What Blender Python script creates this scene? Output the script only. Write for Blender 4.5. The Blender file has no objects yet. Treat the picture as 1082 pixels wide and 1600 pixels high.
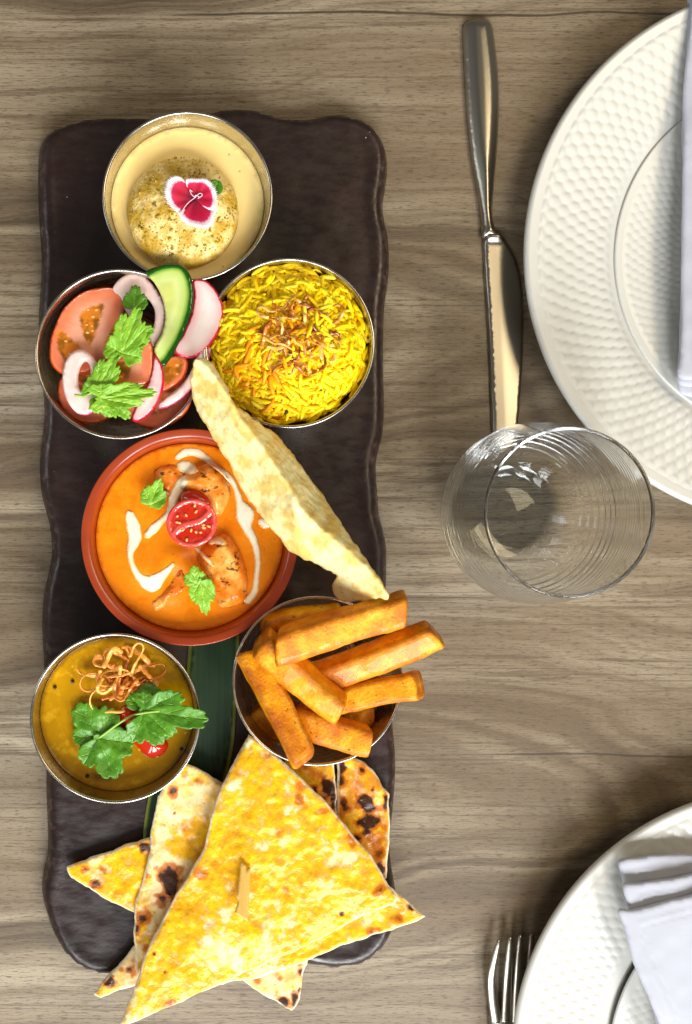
import bpy, math, random
import numpy as np
from mathutils import Vector, Matrix
from mathutils.geometry import delaunay_2d_cdt

sc = bpy.context.scene
COL = sc.collection
R = math.radians

# ------------------------------------------------------------------ camera, light, exposure
H = 56.0          # camera height above the table, cm
FPX = 1568.0      # focal length in photo pixels
NX, NY = 300.0, 815.0   # the point straight under the lens, in photo pixels
cam_d = bpy.data.cameras.new('camera')
cam = bpy.data.objects.new('camera', cam_d)
COL.objects.link(cam)
cam.location = (0, 0, H * .01)
cam_d.sensor_fit = 'HORIZONTAL'
cam_d.sensor_width = 36
cam_d.lens = FPX / 1082 * 36
cam_d.shift_x = (541 - NX) / 1082
cam_d.shift_y = (NY - 800) / 1082
cam_d.clip_start = 0.02
cam_d.clip_end = 50
sc.camera = cam

world = bpy.data.worlds.new('World')
sc.world = world
world.use_nodes = True
bg = world.node_tree.nodes['Background']
bg.inputs[0].default_value = (1.0, 0.96, 0.90, 1)
bg.inputs[1].default_value = 0.11

def area(name, loc, target, size, size_y, power, color, spread=180):
    l = bpy.data.lights.new(name, 'AREA')
    l.shape = 'RECTANGLE'
    l.size = size
    l.size_y = size_y
    l.energy = power
    l.color = color
    l.spread = R(spread)
    o = bpy.data.objects.new(name, l)
    COL.objects.link(o)
    o.location = loc
    o.rotation_euler = (Vector(target) - Vector(loc)).to_track_quat('-Z', 'Y').to_euler()
    return o

# a row of three window panes beyond the near end of the table
for wx, wp in ((-0.75, 20), (0.27, 44), (1.30, 43)):
    area('window_pane_light', (wx, -1.92, 1.48), (wx * .35, 0, 0), 0.58, 1.16, wp, (0.97, 0.99, 1.0))
area('window_pane_light', (-2.0, 0.35, 0.95), (0.2, 0, 0), 0.45, 1.2, 5, (0.90, 0.96, 1.0))
area('ceiling_lamp', (0.95, 0.45, 1.35), (0.1, 0, 0), 0.6, 0.6, 6.5, (1.0, 0.80, 0.50))

sc.view_settings.view_transform = 'Standard'
sc.view_settings.look = 'None'
sc.view_settings.exposure = 0.36
sc.view_settings.gamma = 1.0
sc.view_settings.use_curve_mapping = False
sc.cycles.use_denoising = True
sc.cycles.max_bounces = 40
sc.cycles.diffuse_bounces = 4
sc.cycles.glossy_bounces = 24
sc.cycles.transmission_bounces = 32
sc.cycles.caustics_refractive = True
sc.cycles.caustics_reflective = True
sc.cycles.blur_glossy = 0.6
sc.cycles.sample_clamp_indirect = 60.0

# ------------------------------------------------------------------ numeric helpers (all lengths in cm)
def P(px, py, z=0.0):
    """photo pixel -> point on the level z above the table"""
    k = (H - z) / FPX
    return ((px - NX) * k, -(py - NY) * k, z)

def PX(z):
    return (H - z) / FPX      # cm per photo pixel at level z

def zoom(ox, oy, s):
    return lambda pts: [(ox + x / s, oy + y / s) for x, y in pts]

def W(pts, z):
    return np.array([P(x, y, z)[:2] for x, y in pts])

def hsh(ix, iy, seed):
    v = np.sin(ix * 127.1 + iy * 311.7 + seed * 74.7) * 43758.5453
    return v - np.floor(v)

def vn(x, y, seed=0):
    x = np.asarray(x, float); y = np.asarray(y, float)
    ix = np.floor(x); iy = np.floor(y)
    fx = x - ix; fy = y - iy
    fx = fx * fx * fx * (fx * (fx * 6 - 15) + 10); fy = fy * fy * fy * (fy * (fy * 6 - 15) + 10)
    a = hsh(ix, iy, seed); b = hsh(ix + 1, iy, seed); c = hsh(ix, iy + 1, seed); d = hsh(ix + 1, iy + 1, seed)
    return (a + (b - a) * fx) * (1 - fy) + (c + (d - c) * fx) * fy

def fbm(x, y, seed=0, octv=3):
    s = 0; a = 0.5; t = 0
    x = np.asarray(x, float); y = np.asarray(y, float)
    for i in range(octv):
        s = s + a * (vn(x, y, seed + i * 13) - .5) * 2
        t += a
        a *= .5; x = x * 2.03; y = y * 2.03
    return s / t

def catmull(pts, n, closed=True):
    pts = np.array(pts, float); m = len(pts)
    out = []
    segs = m if closed else m - 1
    per = max(1, int(math.ceil(n / segs)))
    for i in range(segs):
        if closed:
            p0, p1, p2, p3 = pts[(i - 1) % m], pts[i], pts[(i + 1) % m], pts[(i + 2) % m]
        else:
            p0, p1, p2, p3 = pts[max(i - 1, 0)], pts[i], pts[i + 1], pts[min(i + 2, m - 1)]
        for k in range(per):
            t = k / per
            out.append(.5 * ((2 * p1) + (-p0 + p2) * t + (2 * p0 - 5 * p1 + 4 * p2 - p3) * t * t + (-p0 + 3 * p1 - 3 * p2 + p3) * t ** 3))
    if not closed:
        out.append(pts[-1])
    return np.array(out)

def resample(pts, step, closed=True):
    pts = np.array(pts, float)
    if closed:
        pts = np.vstack([pts, pts[:1]])
    out = []
    for a, b in zip(pts[:-1], pts[1:]):
        L = np.linalg.norm(b - a)
        n = max(1, int(round(L / step)))
        for k in range(n):
            out.append(a + (b - a) * k / n)
    if not closed:
        out.append(pts[-1])
    return np.array(out)

def roughen(pts, amp, freq, seed):
    """push outline points along their normals by noise"""
    nx = np.roll(pts, -1, 0) - np.roll(pts, 1, 0)
    nrm = np.stack([nx[:, 1], -nx[:, 0]], 1)
    nrm /= np.maximum(np.linalg.norm(nrm, axis=1, keepdims=True), 1e-6)
    s = np.cumsum(np.linalg.norm(np.roll(pts, -1, 0) - pts, axis=1))
    return pts + nrm * (amp * fbm(s * freq, s * 0 + seed, seed, 3))[:, None]

def seg_dist(p, poly, closed=True):
    a = poly; b = np.roll(poly, -1, 0)
    if not closed:
        a = poly[:-1]; b = poly[1:]
    best = np.full(len(p), 1e9)
    for i in range(len(a)):
        ab = b[i] - a[i]
        t = np.clip(((p - a[i]) @ ab) / max(ab @ ab, 1e-12), 0, 1)
        d = np.linalg.norm(p - (a[i] + t[:, None] * ab), axis=1)
        best = np.minimum(best, d)
    return best

def inside(p, poly):
    x, y = p[:, 0], p[:, 1]
    r = np.zeros(len(p), bool)
    n = len(poly)
    j = n - 1
    for i in range(n):
        xi, yi = poly[i]; xj, yj = poly[j]
        c = ((yi > y) != (yj > y))
        if c.any():
            xx = (xj - xi) * (y - yi) / ((yj - yi) if yj != yi else 1e-12) + xi
            r ^= c & (x < xx)
        j = i
    return r

# ------------------------------------------------------------------ mesh helpers
def finish(name, verts, faces, mat, parent=None, attrs=None, smooth=True, angle=None, origin=None):
    v = np.array(verts, float)
    if origin is None:
        mn, mx = v.min(0), v.max(0)
        origin = np.array([(mn[0] + mx[0]) / 2, (mn[1] + mx[1]) / 2, mn[2]])
    origin = np.array(origin, float)
    me = bpy.data.meshes.new(name)
    me.from_pydata(((v - origin) * .01).tolist(), [], [tuple(int(q) for q in f) for f in faces])
    if attrs:
        for k, a in attrs.items():
            at = me.attributes.new(k, 'FLOAT', 'POINT')
            at.data.foreach_set('value', np.asarray(a, np.float32))
    if smooth:
        me.polygons.foreach_set('use_smooth', [True] * len(me.polygons))
        if angle:
            me.set_sharp_from_angle(angle=R(angle))
    me.update()
    if mat:
        me.materials.append(mat)
    o = bpy.data.objects.new(name, me)
    COL.objects.link(o)
    if parent:
        o.parent = parent
        o.location = Vector(origin * .01) - parent.location
    else:
        o.location = origin * .01
    return o

def thing(name, loc, label, cat, group=None):
    o = bpy.data.objects.new(name, None)
    o.empty_display_size = .01
    COL.objects.link(o)
    o.location = Vector(loc) * .01
    return tag(o, label, cat, group)

def tag(o, label, cat, group=None):
    o['label'] = label
    o['category'] = cat
    if group:
        o['group'] = group
    return o

def slab_geo(outline, res, top, bot, holes=(), attrs=None, seed=1):
    """a sheet with thickness: top(x,y,d) and bot(x,y,d) give heights, d is the distance to the edge"""
    rng = np.random.default_rng(seed)
    loops = [np.array(outline)] + [np.array(h) for h in holes]
    mn, mx = loops[0].min(0), loops[0].max(0)
    xs = np.arange(mn[0], mx[0] + res, res); ys = np.arange(mn[1], mx[1] + res, res * .866)
    g = np.array([(x + (j % 2) * res / 2, y) for j, y in enumerate(ys) for x in xs])
    g = g + rng.uniform(-.12, .12, g.shape) * res
    keep = inside(g, loops[0])
    for h in loops[1:]:
        keep &= ~inside(g, h)
    g = g[keep]
    d = np.full(len(g), 1e9)
    for l in loops:
        d = np.minimum(d, seg_dist(g, l))
    g = g[d > res * .55]
    pts = [Vector(p) for l in loops for p in l]
    edges = []; b = 0
    for l in loops:
        n = len(l)
        edges += [(b + i, b + (i + 1) % n) for i in range(n)]
        b += n
    pts += [Vector(p) for p in g]
    vs, es, fs, *_ = delaunay_2d_cdt(pts, edges, [], 1 if not holes else 2, 1e-6)
    vv = np.array([(p.x, p.y) for p in vs])
    F = [tuple(f) for f in fs]
    if holes:
        c = np.array([vv[list(f)].mean(0) for f in F])
        k = inside(c, loops[0])
        for h in loops[1:]:
            k &= ~inside(c, h)
        F = [f for f, q in zip(F, k) if q]
    # orient up
    FF = []
    for f in F:
        a, b_, c = vv[f[0]], vv[f[1]], vv[f[2]]
        cr = (b_[0] - a[0]) * (c[1] - a[1]) - (b_[1] - a[1]) * (c[0] - a[0])
        FF.append(f if cr > 0 else tuple(reversed(f)))
    d = np.full(len(vv), 1e9)
    for l in loops:
        d = np.minimum(d, seg_dist(vv, l))
    x, y = vv[:, 0], vv[:, 1]
    zt = top(x, y, d) + x * 0; zb = bot(x, y, d) + x * 0
    n = len(vv)
    V = np.vstack([np.c_[x, y, zt], np.c_[x, y, zb]])
    faces = list(FF) + [tuple(i + n for i in reversed(f)) for f in FF]
    ec = {}
    for f in FF:
        for i in range(len(f)):
            ec[(f[i], f[(i + 1) % len(f)])] = 1
    for (a, b_) in list(ec):
        if (b_, a) not in ec:
            faces.append((b_, a, a + n, b_ + n))
    A = {'edge': np.r_[d, d], 'under': np.r_[d * 0, d * 0 + 1]}
    if attrs:
        for k, f in attrs.items():
            q = f(x, y, d) + x * 0
            A[k] = np.r_[q, q]
    return V, faces, A

def slab(name, outline, res, top, bot, mat, parent=None, holes=(), attrs=None, seed=1, angle=None):
    V, F, A = slab_geo(outline, res, top, bot, holes, attrs, seed)
    return finish(name, V, F, mat, parent, A, True, angle)

def sheet(name, outline, res, z, th, mat, rnd=None, **kw):
    """a slice / sheet of even thickness th following the height z(x,y,d), edges rounded"""
    rnd = rnd or th
    f = lambda d: .25 + .75 * np.sqrt(np.clip(1 - (1 - np.clip(d / rnd, 0, 1)) ** 2, 0, 1))
    return slab(name, outline, res, lambda x, y, d: z(x, y, d) + th / 2 * f(d), lambda x, y, d: z(x, y, d) - th / 2 * f(d), mat, **kw)

def lathe(name, prof, seg, mat, center=(0, 0, 0), parent=None, closed=False, angle=40, attrs=None):
    prof = np.array(prof, float)
    n = len(prof)
    V = []; F = []
    th = np.linspace(0, 2 * math.pi, seg, endpoint=False)
    for r, z in prof:
        r = max(r, 1e-4)
        V.append(np.c_[r * np.cos(th), r * np.sin(th), np.full(seg, z)])
    V = np.vstack(V) + np.array(center)
    rows = n if closed else n - 1
    for i in range(rows):
        j = (i + 1) % n
        for k in range(seg):
            l = (k + 1) % seg
            F.append((i * seg + k, i * seg + l, j * seg + l, j * seg + k))
    A = None
    if attrs:
        A = {k: np.repeat(np.array(a, float), seg) for k, a in attrs.items()}
    return finish(name, V, F, mat, parent, A, True, angle, origin=center)

def tube_geo(pts, rad, sides=6, flat=1.0, twist=0.0):
    pts = np.array(pts, float); n = len(pts)
    rad = np.broadcast_to(np.array(rad, float), (n,)) if np.ndim(rad) == 0 else np.array(rad, float)
    V = []; F = []
    T = np.gradient(pts, axis=0)
    T /= np.maximum(np.linalg.norm(T, axis=1, keepdims=True), 1e-9)
    u = np.cross(T[0], [0.13, .21, 1.0])
    for i in range(n):
        u = u - T[i] * (u @ T[i])
        u /= max(np.linalg.norm(u), 1e-9)
        w = np.cross(T[i], u)
        for k in range(sides):
            a = 2 * math.pi * k / sides
            ca, sa = math.cos(a), math.sin(a) * flat
            tw = twist * i
            c, s = math.cos(tw), math.sin(tw)
            V.append(pts[i] + rad[i] * (u * (ca * c - sa * s) + w * (ca * s + sa * c)))
    for i in range(n - 1):
        for k in range(sides):
            l = (k + 1) % sides
            F.append((i * sides + k, i * sides + l, (i + 1) * sides + l, (i + 1) * sides + k))
    F.append(tuple(reversed(range(sides))))
    F.append(tuple((n - 1) * sides + k for k in range(sides)))
    return np.array(V), F

def tube(name, pts, rad, mat, parent=None, sides=6, flat=1.0, twist=0.0, attrs=None):
    V, F = tube_geo(pts, rad, sides, flat, twist)
    return finish(name, V, F, mat, parent)

# ------------------------------------------------------------------ material helpers
def lin(r, g, b):
    f = lambda c: (c / 255 / 12.92) if c / 255 <= .04045 else ((c / 255 + .055) / 1.055) ** 2.4
    return (f(r), f(g), f(b), 1.0)

class M:
    def __init__(s, name):
        s.m = bpy.data.materials.new(name)
        s.m.use_nodes = True
        s.t = s.m.node_tree
        s.b = s.t.nodes['Principled BSDF']
        s._tc = None
    def n(s, t):
        return s.t.nodes.new(t)
    def put(s, inp, v):
        if hasattr(v, 'is_linked') or isinstance(v, bpy.types.NodeSocket):
            s.t.links.new(v, inp)
        else:
            inp.default_value = v
    def set(s, **kw):
        for k, v in kw.items():
            s.put(s.b.inputs[k.replace('_', ' ')], v)
        return s
    def co(s, scale=(1, 1, 1), rot=(0, 0, 0), loc=(0, 0, 0), world=False):
        """coordinates in cm"""
        if world:
            src = s.n('ShaderNodeNewGeometry').outputs['Position']
        else:
            if s._tc is None:
                s._tc = s.n('ShaderNodeTexCoord')
            src = s._tc.outputs['Object']
        mp = s.n('ShaderNodeMapping')
        s.t.links.new(src, mp.inputs[0])
        mp.inputs['Scale'].default_value = [100 * q for q in scale]
        mp.inputs['Rotation'].default_value = rot
        mp.inputs['Location'].default_value = loc
        return mp.outputs[0]
    def rnd(s):
        return s.n('ShaderNodeObjectInfo').outputs['Random']
    def noise(s, vec, scale, detail=3, rough=.5, w=None, dist=0, color=False):
        q = s.n('ShaderNodeTexNoise')
        if w is not None:
            q.noise_dimensions = '4D'
            s.put(q.inputs['W'], w)
        s.put(q.inputs['Vector'], vec)
        q.inputs['Scale'].default_value = scale
        q.inputs['Detail'].default_value = detail
        q.inputs['Roughness'].default_value = rough
        q.inputs['Distortion'].default_value = dist
        return q.outputs[1 if color else 0]
    def vor(s, vec, scale, feat='F1', rand=1.0):
        q = s.n('ShaderNodeTexVoronoi')
        q.feature = feat
        s.put(q.inputs['Vector'], vec)
        q.inputs['Scale'].default_value = scale
        q.inputs['Randomness'].default_value = rand
        return q.outputs[0]
    def math(s, op, a, b=0.0, clamp=False):
        q = s.n('ShaderNodeMath')
        q.operation = op
        q.use_clamp = clamp
        s.put(q.inputs[0], a)
        s.put(q.inputs[1], b)
        return q.outputs[0]
    def mul(s, a, b): return s.math('MULTIPLY', a, b)
    def add(s, a, b): return s.math('ADD', a, b)
    def step(s, v, lo, hi, a=0.0, b=1.0):
        q = s.n('ShaderNodeMapRange')
        q.interpolation_type = 'SMOOTHSTEP'
        s.put(q.inputs[0], v)
        q.inputs[1].default_value = lo; q.inputs[2].default_value = hi
        q.inputs[3].default_value = a; q.inputs[4].default_value = b
        return q.outputs[0]
    def mix(s, f, a, b, mode='MIX'):
        q = s.n('ShaderNodeMix')
        q.data_type = 'RGBA'
        q.blend_type = mode
        s.put(q.inputs[0], f)
        s.put(q.inputs[6], a)
        s.put(q.inputs[7], b)
        return q.outputs[2]
    def ramp(s, f, stops, interp='LINEAR'):
        q = s.n('ShaderNodeValToRGB')
        q.color_ramp.interpolation = interp
        e = q.color_ramp.elements
        while len(e) < len(stops):
            e.new(0.5)
        for el, (p, c) in zip(e, stops):
            el.position = p
            el.color = c
        s.put(q.inputs[0], f)
        return q.outputs[0]
    def attr(s, name):
        q = s.n('ShaderNodeAttribute')
        q.attribute_name = name
        return q.outputs['Fac']
    def sep(s, vec):
        q = s.n('ShaderNodeSeparateXYZ')
        s.put(q.inputs[0], vec)
        return q.outputs
    def comb(s, x, y, z=0.0):
        q = s.n('ShaderNodeCombineXYZ')
        for i, v in enumerate((x, y, z)):
            s.put(q.inputs[i], v)
        return q.outputs[0]
    def bump(s, h, strength=.3, dist=.05, prev=None):
        q = s.n('ShaderNodeBump')
        q.inputs['Strength'].default_value = strength
        q.inputs['Distance'].default_value = dist * .01
        s.put(q.inputs['Height'], h)
        if prev is not None:
            s.put(q.inputs['Normal'], prev)
        s.t.links.new(q.outputs[0], s.b.inputs['Normal'])
        return q.outputs[0]
    def sss(s, w, scale_cm, rad=(1, .5, .25)):
        s.b.inputs['Subsurface Weight'].default_value = w
        s.b.inputs['Subsurface Scale'].default_value = scale_cm * .01
        s.b.inputs['Subsurface Radius'].default_value = rad
        return s

MAT = {}
def simple(name, col, rough=.4, metal=0.0, **kw):
    m = M(name)
    m.set(Base_Color=col, Roughness=rough, Metallic=metal, **kw)
    MAT[name] = m.m
    return m

# ---- table wood: growth rings cut along the grain, plus pores
m = M('table_wood'); MAT['wood'] = m.m
c = m.co(world=True)
x, y, z_ = m.sep(c)
wob = m.noise(m.comb(m.mul(x, .05), m.mul(y, .16)), 1.0, 2, .5)
yy = m.add(y, m.mul(m.math('SUBTRACT', wob, .5), 6.0))
yc = m.math('PINGPONG', m.add(yy, 42.4), 13.2)          # hearts of the figure at regular boards
dx = m.add(m.mul(x, .17), m.mul(m.noise(m.comb(m.mul(x, .035), 7.3), 1.0, 1), 9.0))
rr = m.math('SQRT', m.add(m.mul(yc, yc), m.mul(dx, dx)))
fine = m.noise(m.comb(m.mul(x, .25), m.mul(y, 1.6)), 1.0, 3)
rr = m.add(rr, m.mul(fine, .35))
rings = m.noise(m.comb(m.mul(rr, 1.0), m.mul(x, .012), 3.1), 1.15, 4, .62)
streak = m.noise(m.comb(m.mul(x, .13), m.mul(y, 3.2), 1.0), 1.0, 4, .65)
pores = m.noise(m.comb(m.mul(x, 1.6), m.mul(y, 13.0), 5.0), 1.0, 2, .6)
pores2 = m.noise(m.comb(m.mul(x, 4.5), m.mul(y, 22.0), 9.0), 1.0, 2, .6)
base = m.ramp(rings, [(.28, lin(66, 54, 41)), (.40, lin(112, 97, 77)), (.52, lin(144, 129, 106)), (.72, lin(172, 158, 134))])
base = m.mix(m.step(streak, .50, .66, 0, .85), base, lin(104, 87, 69))
lines = m.noise(m.comb(m.mul(x, .05), m.mul(y, 6.5), 4.0), 1.0, 3, .6)
base = m.mix(m.step(lines, .56, .67, 0, .5), base, lin(76, 62, 48))
broad = m.noise(m.comb(m.mul(x, .02), m.mul(y, .22), 2.0), 1.0, 2)
base = m.mix(m.step(broad, .40, .64, 0, .65), base, lin(112, 93, 70))
base = m.mix(m.step(pores, .53, .68, 0, .62), base, lin(66, 52, 41))
base = m.mix(m.step(pores2, .56, .70, 0, .42), base, lin(60, 48, 38))
# long checks in the grain
def crack(y0, x0, x1, wid, seed):
    w = m.noise(m.comb(m.mul(x, .12), seed), 1.0, 2)
    dd = m.math('ABSOLUTE', m.add(m.math('SUBTRACT', y, y0), m.mul(m.math('SUBTRACT', w, .5), .7)))
    ln = m.step(dd, wid * .3, wid * 1.6, 1, 0)
    return m.mul(ln, m.mul(m.step(x, x0, x0 + 4), m.step(x, x1 - 4, x1, 1, 0)))
base = m.mix(m.mul(crack(P(0, 21)[1], -3, 60, .07, 1.7), .85), base, lin(48, 38, 30))
base = m.mix(m.mul(crack(P(0, 1180)[1], 15, 33, .06, 4.1), .7), base, lin(58, 46, 37))
base = m.mix(m.mul(crack(P(0, 808)[1], -14, -6, .25, 6.1), .55), base, lin(88, 72, 58))
m.set(Base_Color=base, Roughness=m.step(pores, .4, .7, .42, .58), Specular_IOR_Level=.4)
m.bump(m.add(m.mul(pores, -1.0), m.mul(pores2, -.6)), .35, .02)

# ---- board
m = M('board_glaze'); MAT['board'] = m.m
c = m.co()
n1 = m.noise(c, .22, 4, .6)
n2 = m.noise(m.co(rot=(0, 0, .6), scale=(1, 2.5, 1)), .9, 4, .6)
base = m.ramp(n1, [(.3, lin(30, 19, 17)), (.55, lin(42, 27, 24)), (.75, lin(54, 36, 32))])
wear = m.mul(m.step(m.attr('edge'), .12, .75, 1, 0), m.step(m.noise(c, 1.9, 5, .7), .50, .66))
base = m.mix(m.mul(wear, .8), base, lin(104, 80, 72))
speck = m.step(m.vor(c, 1.4), .03, .055, 1, 0)
base = m.mix(m.mul(speck, m.step(m.noise(c, .5, 2), .5, .62)), base, lin(170, 160, 150))
m.set(Base_Color=base, Roughness=m.step(n2, .3, .7, .27, .45), Specular_IOR_Level=.5)
m.bump(m.add(m.mul(n2, 1.0), m.mul(m.noise(c, 6, 3), .25)), .28, .06)

# ---- metals, glass, china
m = M('steel'); MAT['steel'] = m.m
c = m.co()
br = m.noise(m.co(scale=(1, 1, 14)), 1.2, 3, .6)
m.set(Base_Color=lin(196, 190, 178), Metallic=1.0, Roughness=m.step(br, .3, .7, .20, .34))
m.bump(br, .08, .01)
m = M('cutlery_steel'); MAT['cutlery'] = m.m
c = m.co()
sp = m.noise(m.co(scale=(1, 1, 1)), 9, 3, .7)
sc2 = m.noise(m.co(scale=(14, .5, 1), rot=(0, 0, .1)), 1.0, 2)
m.set(Base_Color=lin(172, 166, 154), Metallic=1.0, Roughness=.30)
m.bump(m.add(m.mul(sp, .3), m.mul(sc2, .5)), .06, .01)
m = M('clear_glass'); MAT['glass'] = m.m
m.set(Base_Color=(.955, .98, .985, 1), Roughness=0.0, Transmission_Weight=1.0, IOR=1.47)
m = M('terracotta'); MAT['terracotta'] = m.m
c = m.co()
m.set(Base_Color=m.mix(m.noise(c, .8, 3), lin(138, 48, 16), lin(164, 62, 24)), Roughness=.28, Coat_Weight=.3, Coat_Roughness=.15)
m = M('china'); MAT['china'] = m.m
m.set(Base_Color=lin(200, 199, 192), Roughness=.34, Coat_Weight=.12, Coat_Roughness=.2)
m = M('napkin_cloth'); MAT['cloth'] = m.m
wv = m.mul(m.noise(m.co(scale=(22, 2, 2)), 1, 1), m.noise(m.co(scale=(2, 22, 2)), 1, 1))
m.set(Base_Color=lin(178, 180, 190), Roughness=.9, Sheen_Weight=.2)
m.bump(m.add(wv, m.mul(m.noise(m.co(), .8, 3), .6)), .30, .03)

# ---- foods
m = M('cream_milk'); MAT['milk'] = m.m
c = m.co()
dots = m.step(m.vor(c, 1.1), .05, .08, 1, 0)
base = m.mix(m.noise(c, .5, 2), lin(248, 214, 132), lin(252, 226, 154))
base = m.mix(m.mul(dots, .55), base, lin(150, 112, 45))
m.set(Base_Color=base, Roughness=.08, Coat_Weight=.4).sss(.15, .2)
m.bump(m.noise(c, 1.2, 3), .12, .06)
m = M('dumpling_sponge'); MAT['dumpling'] = m.m
c = m.co()
n1 = m.noise(c, .9, 4, .6)
base = m.mix(m.step(n1, .42, .60), lin(240, 212, 138), lin(200, 160, 50))
base = m.mix(m.mul(m.step(m.vor(c, 3.2), .10, .22, 1, 0), m.step(m.noise(c, 1.2, 2), .48, .6)), base, lin(150, 108, 30))
m.set(Base_Color=base, Roughness=.42).sss(.15, .15)
m.bump(m.add(m.noise(c, 4, 4, .65), m.mul(m.vor(c, 4.5), .6)), .5, .1)
m = M('pistachio_crumb'); MAT['crumb'] = m.m
m.set(Base_Color=m.ramp(m.noise(m.co(), 1.6, 2), [(.35, lin(96, 74, 20)), (.5, lin(186, 150, 24)), (.65, lin(214, 182, 50))]), Roughness=.5)
m = M('petal'); MAT['petal'] = m.m
rad = m.attr('rad')
st = m.noise(m.co(), 9, 3)
base = m.ramp(m.add(rad, m.mul(m.math('SUBTRACT', st, .5), .12)), [(.0, lin(96, 0, 36)), (.25, lin(150, 0, 44)), (.60, lin(190, 0, 52)), (.78, lin(206, 20, 84)), (.86, lin(244, 214, 224)), (1, lin(250, 242, 242))])
m.set(Base_Color=base, Roughness=.55).sss(.1, .05)
m.bump(m.noise(m.co(), 12, 2), .3, .03)
simple('stamen', lin(246, 206, 220), .5)
m = M('saffron_rice'); MAT['rice'] = m.m
r_ = m.rnd()
base = m.ramp(m.add(m.mul(r_, .6), m.mul(m.noise(m.co(), 1.5, 2), .5)), [(.1, lin(254, 194, 0)), (.35, lin(255, 212, 4)), (.6, lin(255, 222, 14)), (.9, lin(255, 234, 70))])
m.set(Specular_IOR_Level=.3)
m.set(Base_Color=base, Roughness=.42).sss(.30, .15, (1, .8, .2))
m = M('stained_rice'); MAT['rice_orange'] = m.m
r_ = m.rnd()
m.set(Specular_IOR_Level=.3)
m.set(Base_Color=m.ramp(m.add(m.mul(r_, .6), m.mul(m.noise(m.co(), 1.5, 2), .5)), [(.1, lin(236, 140, 0)), (.5, lin(250, 166, 0)), (.9, lin(253, 192, 10))]), Roughness=.42).sss(.30, .15, (1, .8, .2))
m = M('rice_bed'); MAT['rice_bed'] = m.m
m.set(Specular_IOR_Level=.3)
m.set(Base_Color=m.ramp(m.noise(m.co(), 2.5, 3), [(.3, lin(246, 160, 0)), (.6, lin(255, 192, 0)), (.8, lin(255, 206, 6))]), Roughness=.45).sss(.2, .12, (1, .7, .15))
m = M('crisp_onion'); MAT['crisp'] = m.m
v = m.add(m.mul(m.rnd(), .55), m.mul(m.noise(m.co(), .9, 3), .6))
m.set(Base_Color=m.ramp(v, [(.25, lin(124, 62, 8)), (.42, lin(180, 98, 18)), (.58, lin(216, 146, 46)), (.80, lin(244, 200, 112))]), Roughness=.3, Coat_Weight=.3).sss(.15, .08)
m = M('crisp_onion_light'); MAT['crisp_light'] = m.m
v = m.add(m.mul(m.rnd(), .5), m.mul(m.noise(m.co(), .9, 3), .6))
m.set(Base_Color=m.ramp(v, [(.25, lin(196, 100, 22)), (.5, lin(230, 144, 48)), (.8, lin(244, 186, 92))]), Roughness=.3, Coat_Weight=.3).sss(.15, .08)
m = M('curry_sauce'); MAT['curry'] = m.m
c = m.co()
base = m.mix(m.noise(c, .45, 4, .6, dist=1.0), lin(228, 116, 4), lin(248, 150, 16))
base = m.mix(m.mul(m.step(m.vor(c, 2.2), .05, .09, 1, 0), .7), base, lin(130, 38, 6))
rim_oil = m.mul(m.step(m.attr('edge'), .03, .35, 1, 0), m.step(m.noise(c, .7, 3), .4, .6, .4, 1))
base = m.mix(m.mul(rim_oil, .7), base, lin(186, 76, 4))
base = m.mix(m.step(m.noise(c, 1.3, 5, .65), .52, .72, 0, .3), base, lin(250, 158, 24))
m.set(Specular_IOR_Level=.3)
m.set(Base_Color=base, Roughness=.22, Coat_Weight=.12, Coat_Roughness=.08).sss(.06, .12)
oil = m.step(m.noise(c, .9, 3, .5, dist=.6), .56, .62)
m.set(Base_Color=m.mix(m.mul(oil, .25), base, lin(218, 90, 0)), Roughness=m.step(oil, 0, 1, .26, .12))
m.bump(m.add(m.noise(c, 2.4, 6, .7), m.mul(m.noise(c, .8, 2), 1.5)), .4, .09)
m = M('grilled_chicken'); MAT['chicken'] = m.m
c = m.co()
w = m.mul(m.rnd(), 30)
n1 = m.noise(c, .9, 4, .6, w=w)
base = m.ramp(n1, [(.32, lin(206, 92, 8)), (.5, lin(236, 130, 26)), (.64, lin(248, 176, 84))])
ch = m.step(m.noise(m.co(scale=(1, 1.8, 1)), 1.7, 4, .7, w=w), .55, .63)
base = m.mix(m.mul(ch, .9), base, lin(72, 34, 12))
m.set(Specular_IOR_Level=.3)
m.set(Base_Color=base, Roughness=.35, Coat_Weight=.3).sss(.12, .12)
m.bump(m.noise(m.co(scale=(2.5, 1, 1)), 2.2, 4, .65, w=w), .5, .1)
m = M('cream'); MAT['cream'] = m.m
m.set(Base_Color=m.mix(m.step(m.add(m.attr('edge'), m.mul(m.math('SUBTRACT', m.noise(m.co(), 3, 3), .5), .2)), -.02, .16), lin(240, 166, 72), m.mix(m.noise(m.co(), 1.1, 3), lin(253, 234, 192), lin(254, 246, 226))), Roughness=.2, Coat_Weight=.3).sss(.2, .15)
m = M('tomato_flesh'); MAT['tomato'] = m.m       # attr gel: seed chambers
c = m.co()
gel = m.attr('gel')
flesh = m.mix(m.noise(c, 1.0, 3), lin(242, 104, 60), lin(250, 156, 112))
gelc = m.mix(m.step(m.vor(m.co(scale=(1, 1.6, 1), rot=(0, 0, .5)), 2.2), .16, .24, 1, 0), m.mix(m.step(m.noise(c, 1.6, 2), .42, .6), lin(150, 92, 10), lin(226, 132, 34)), lin(252, 206, 130))
flesh = m.mix(m.step(m.attr('edge'), .25, 1.1, 0, .65), flesh, lin(252, 190, 158))
base = m.mix(gel, flesh, gelc)
base = m.mix(m.step(m.attr('edge'), .04, .12, 1, 0), base, lin(216, 84, 30))
m.set(Base_Color=base, Roughness=.14, Coat_Weight=.4, Coat_Roughness=.04).sss(.15, .2)
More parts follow.
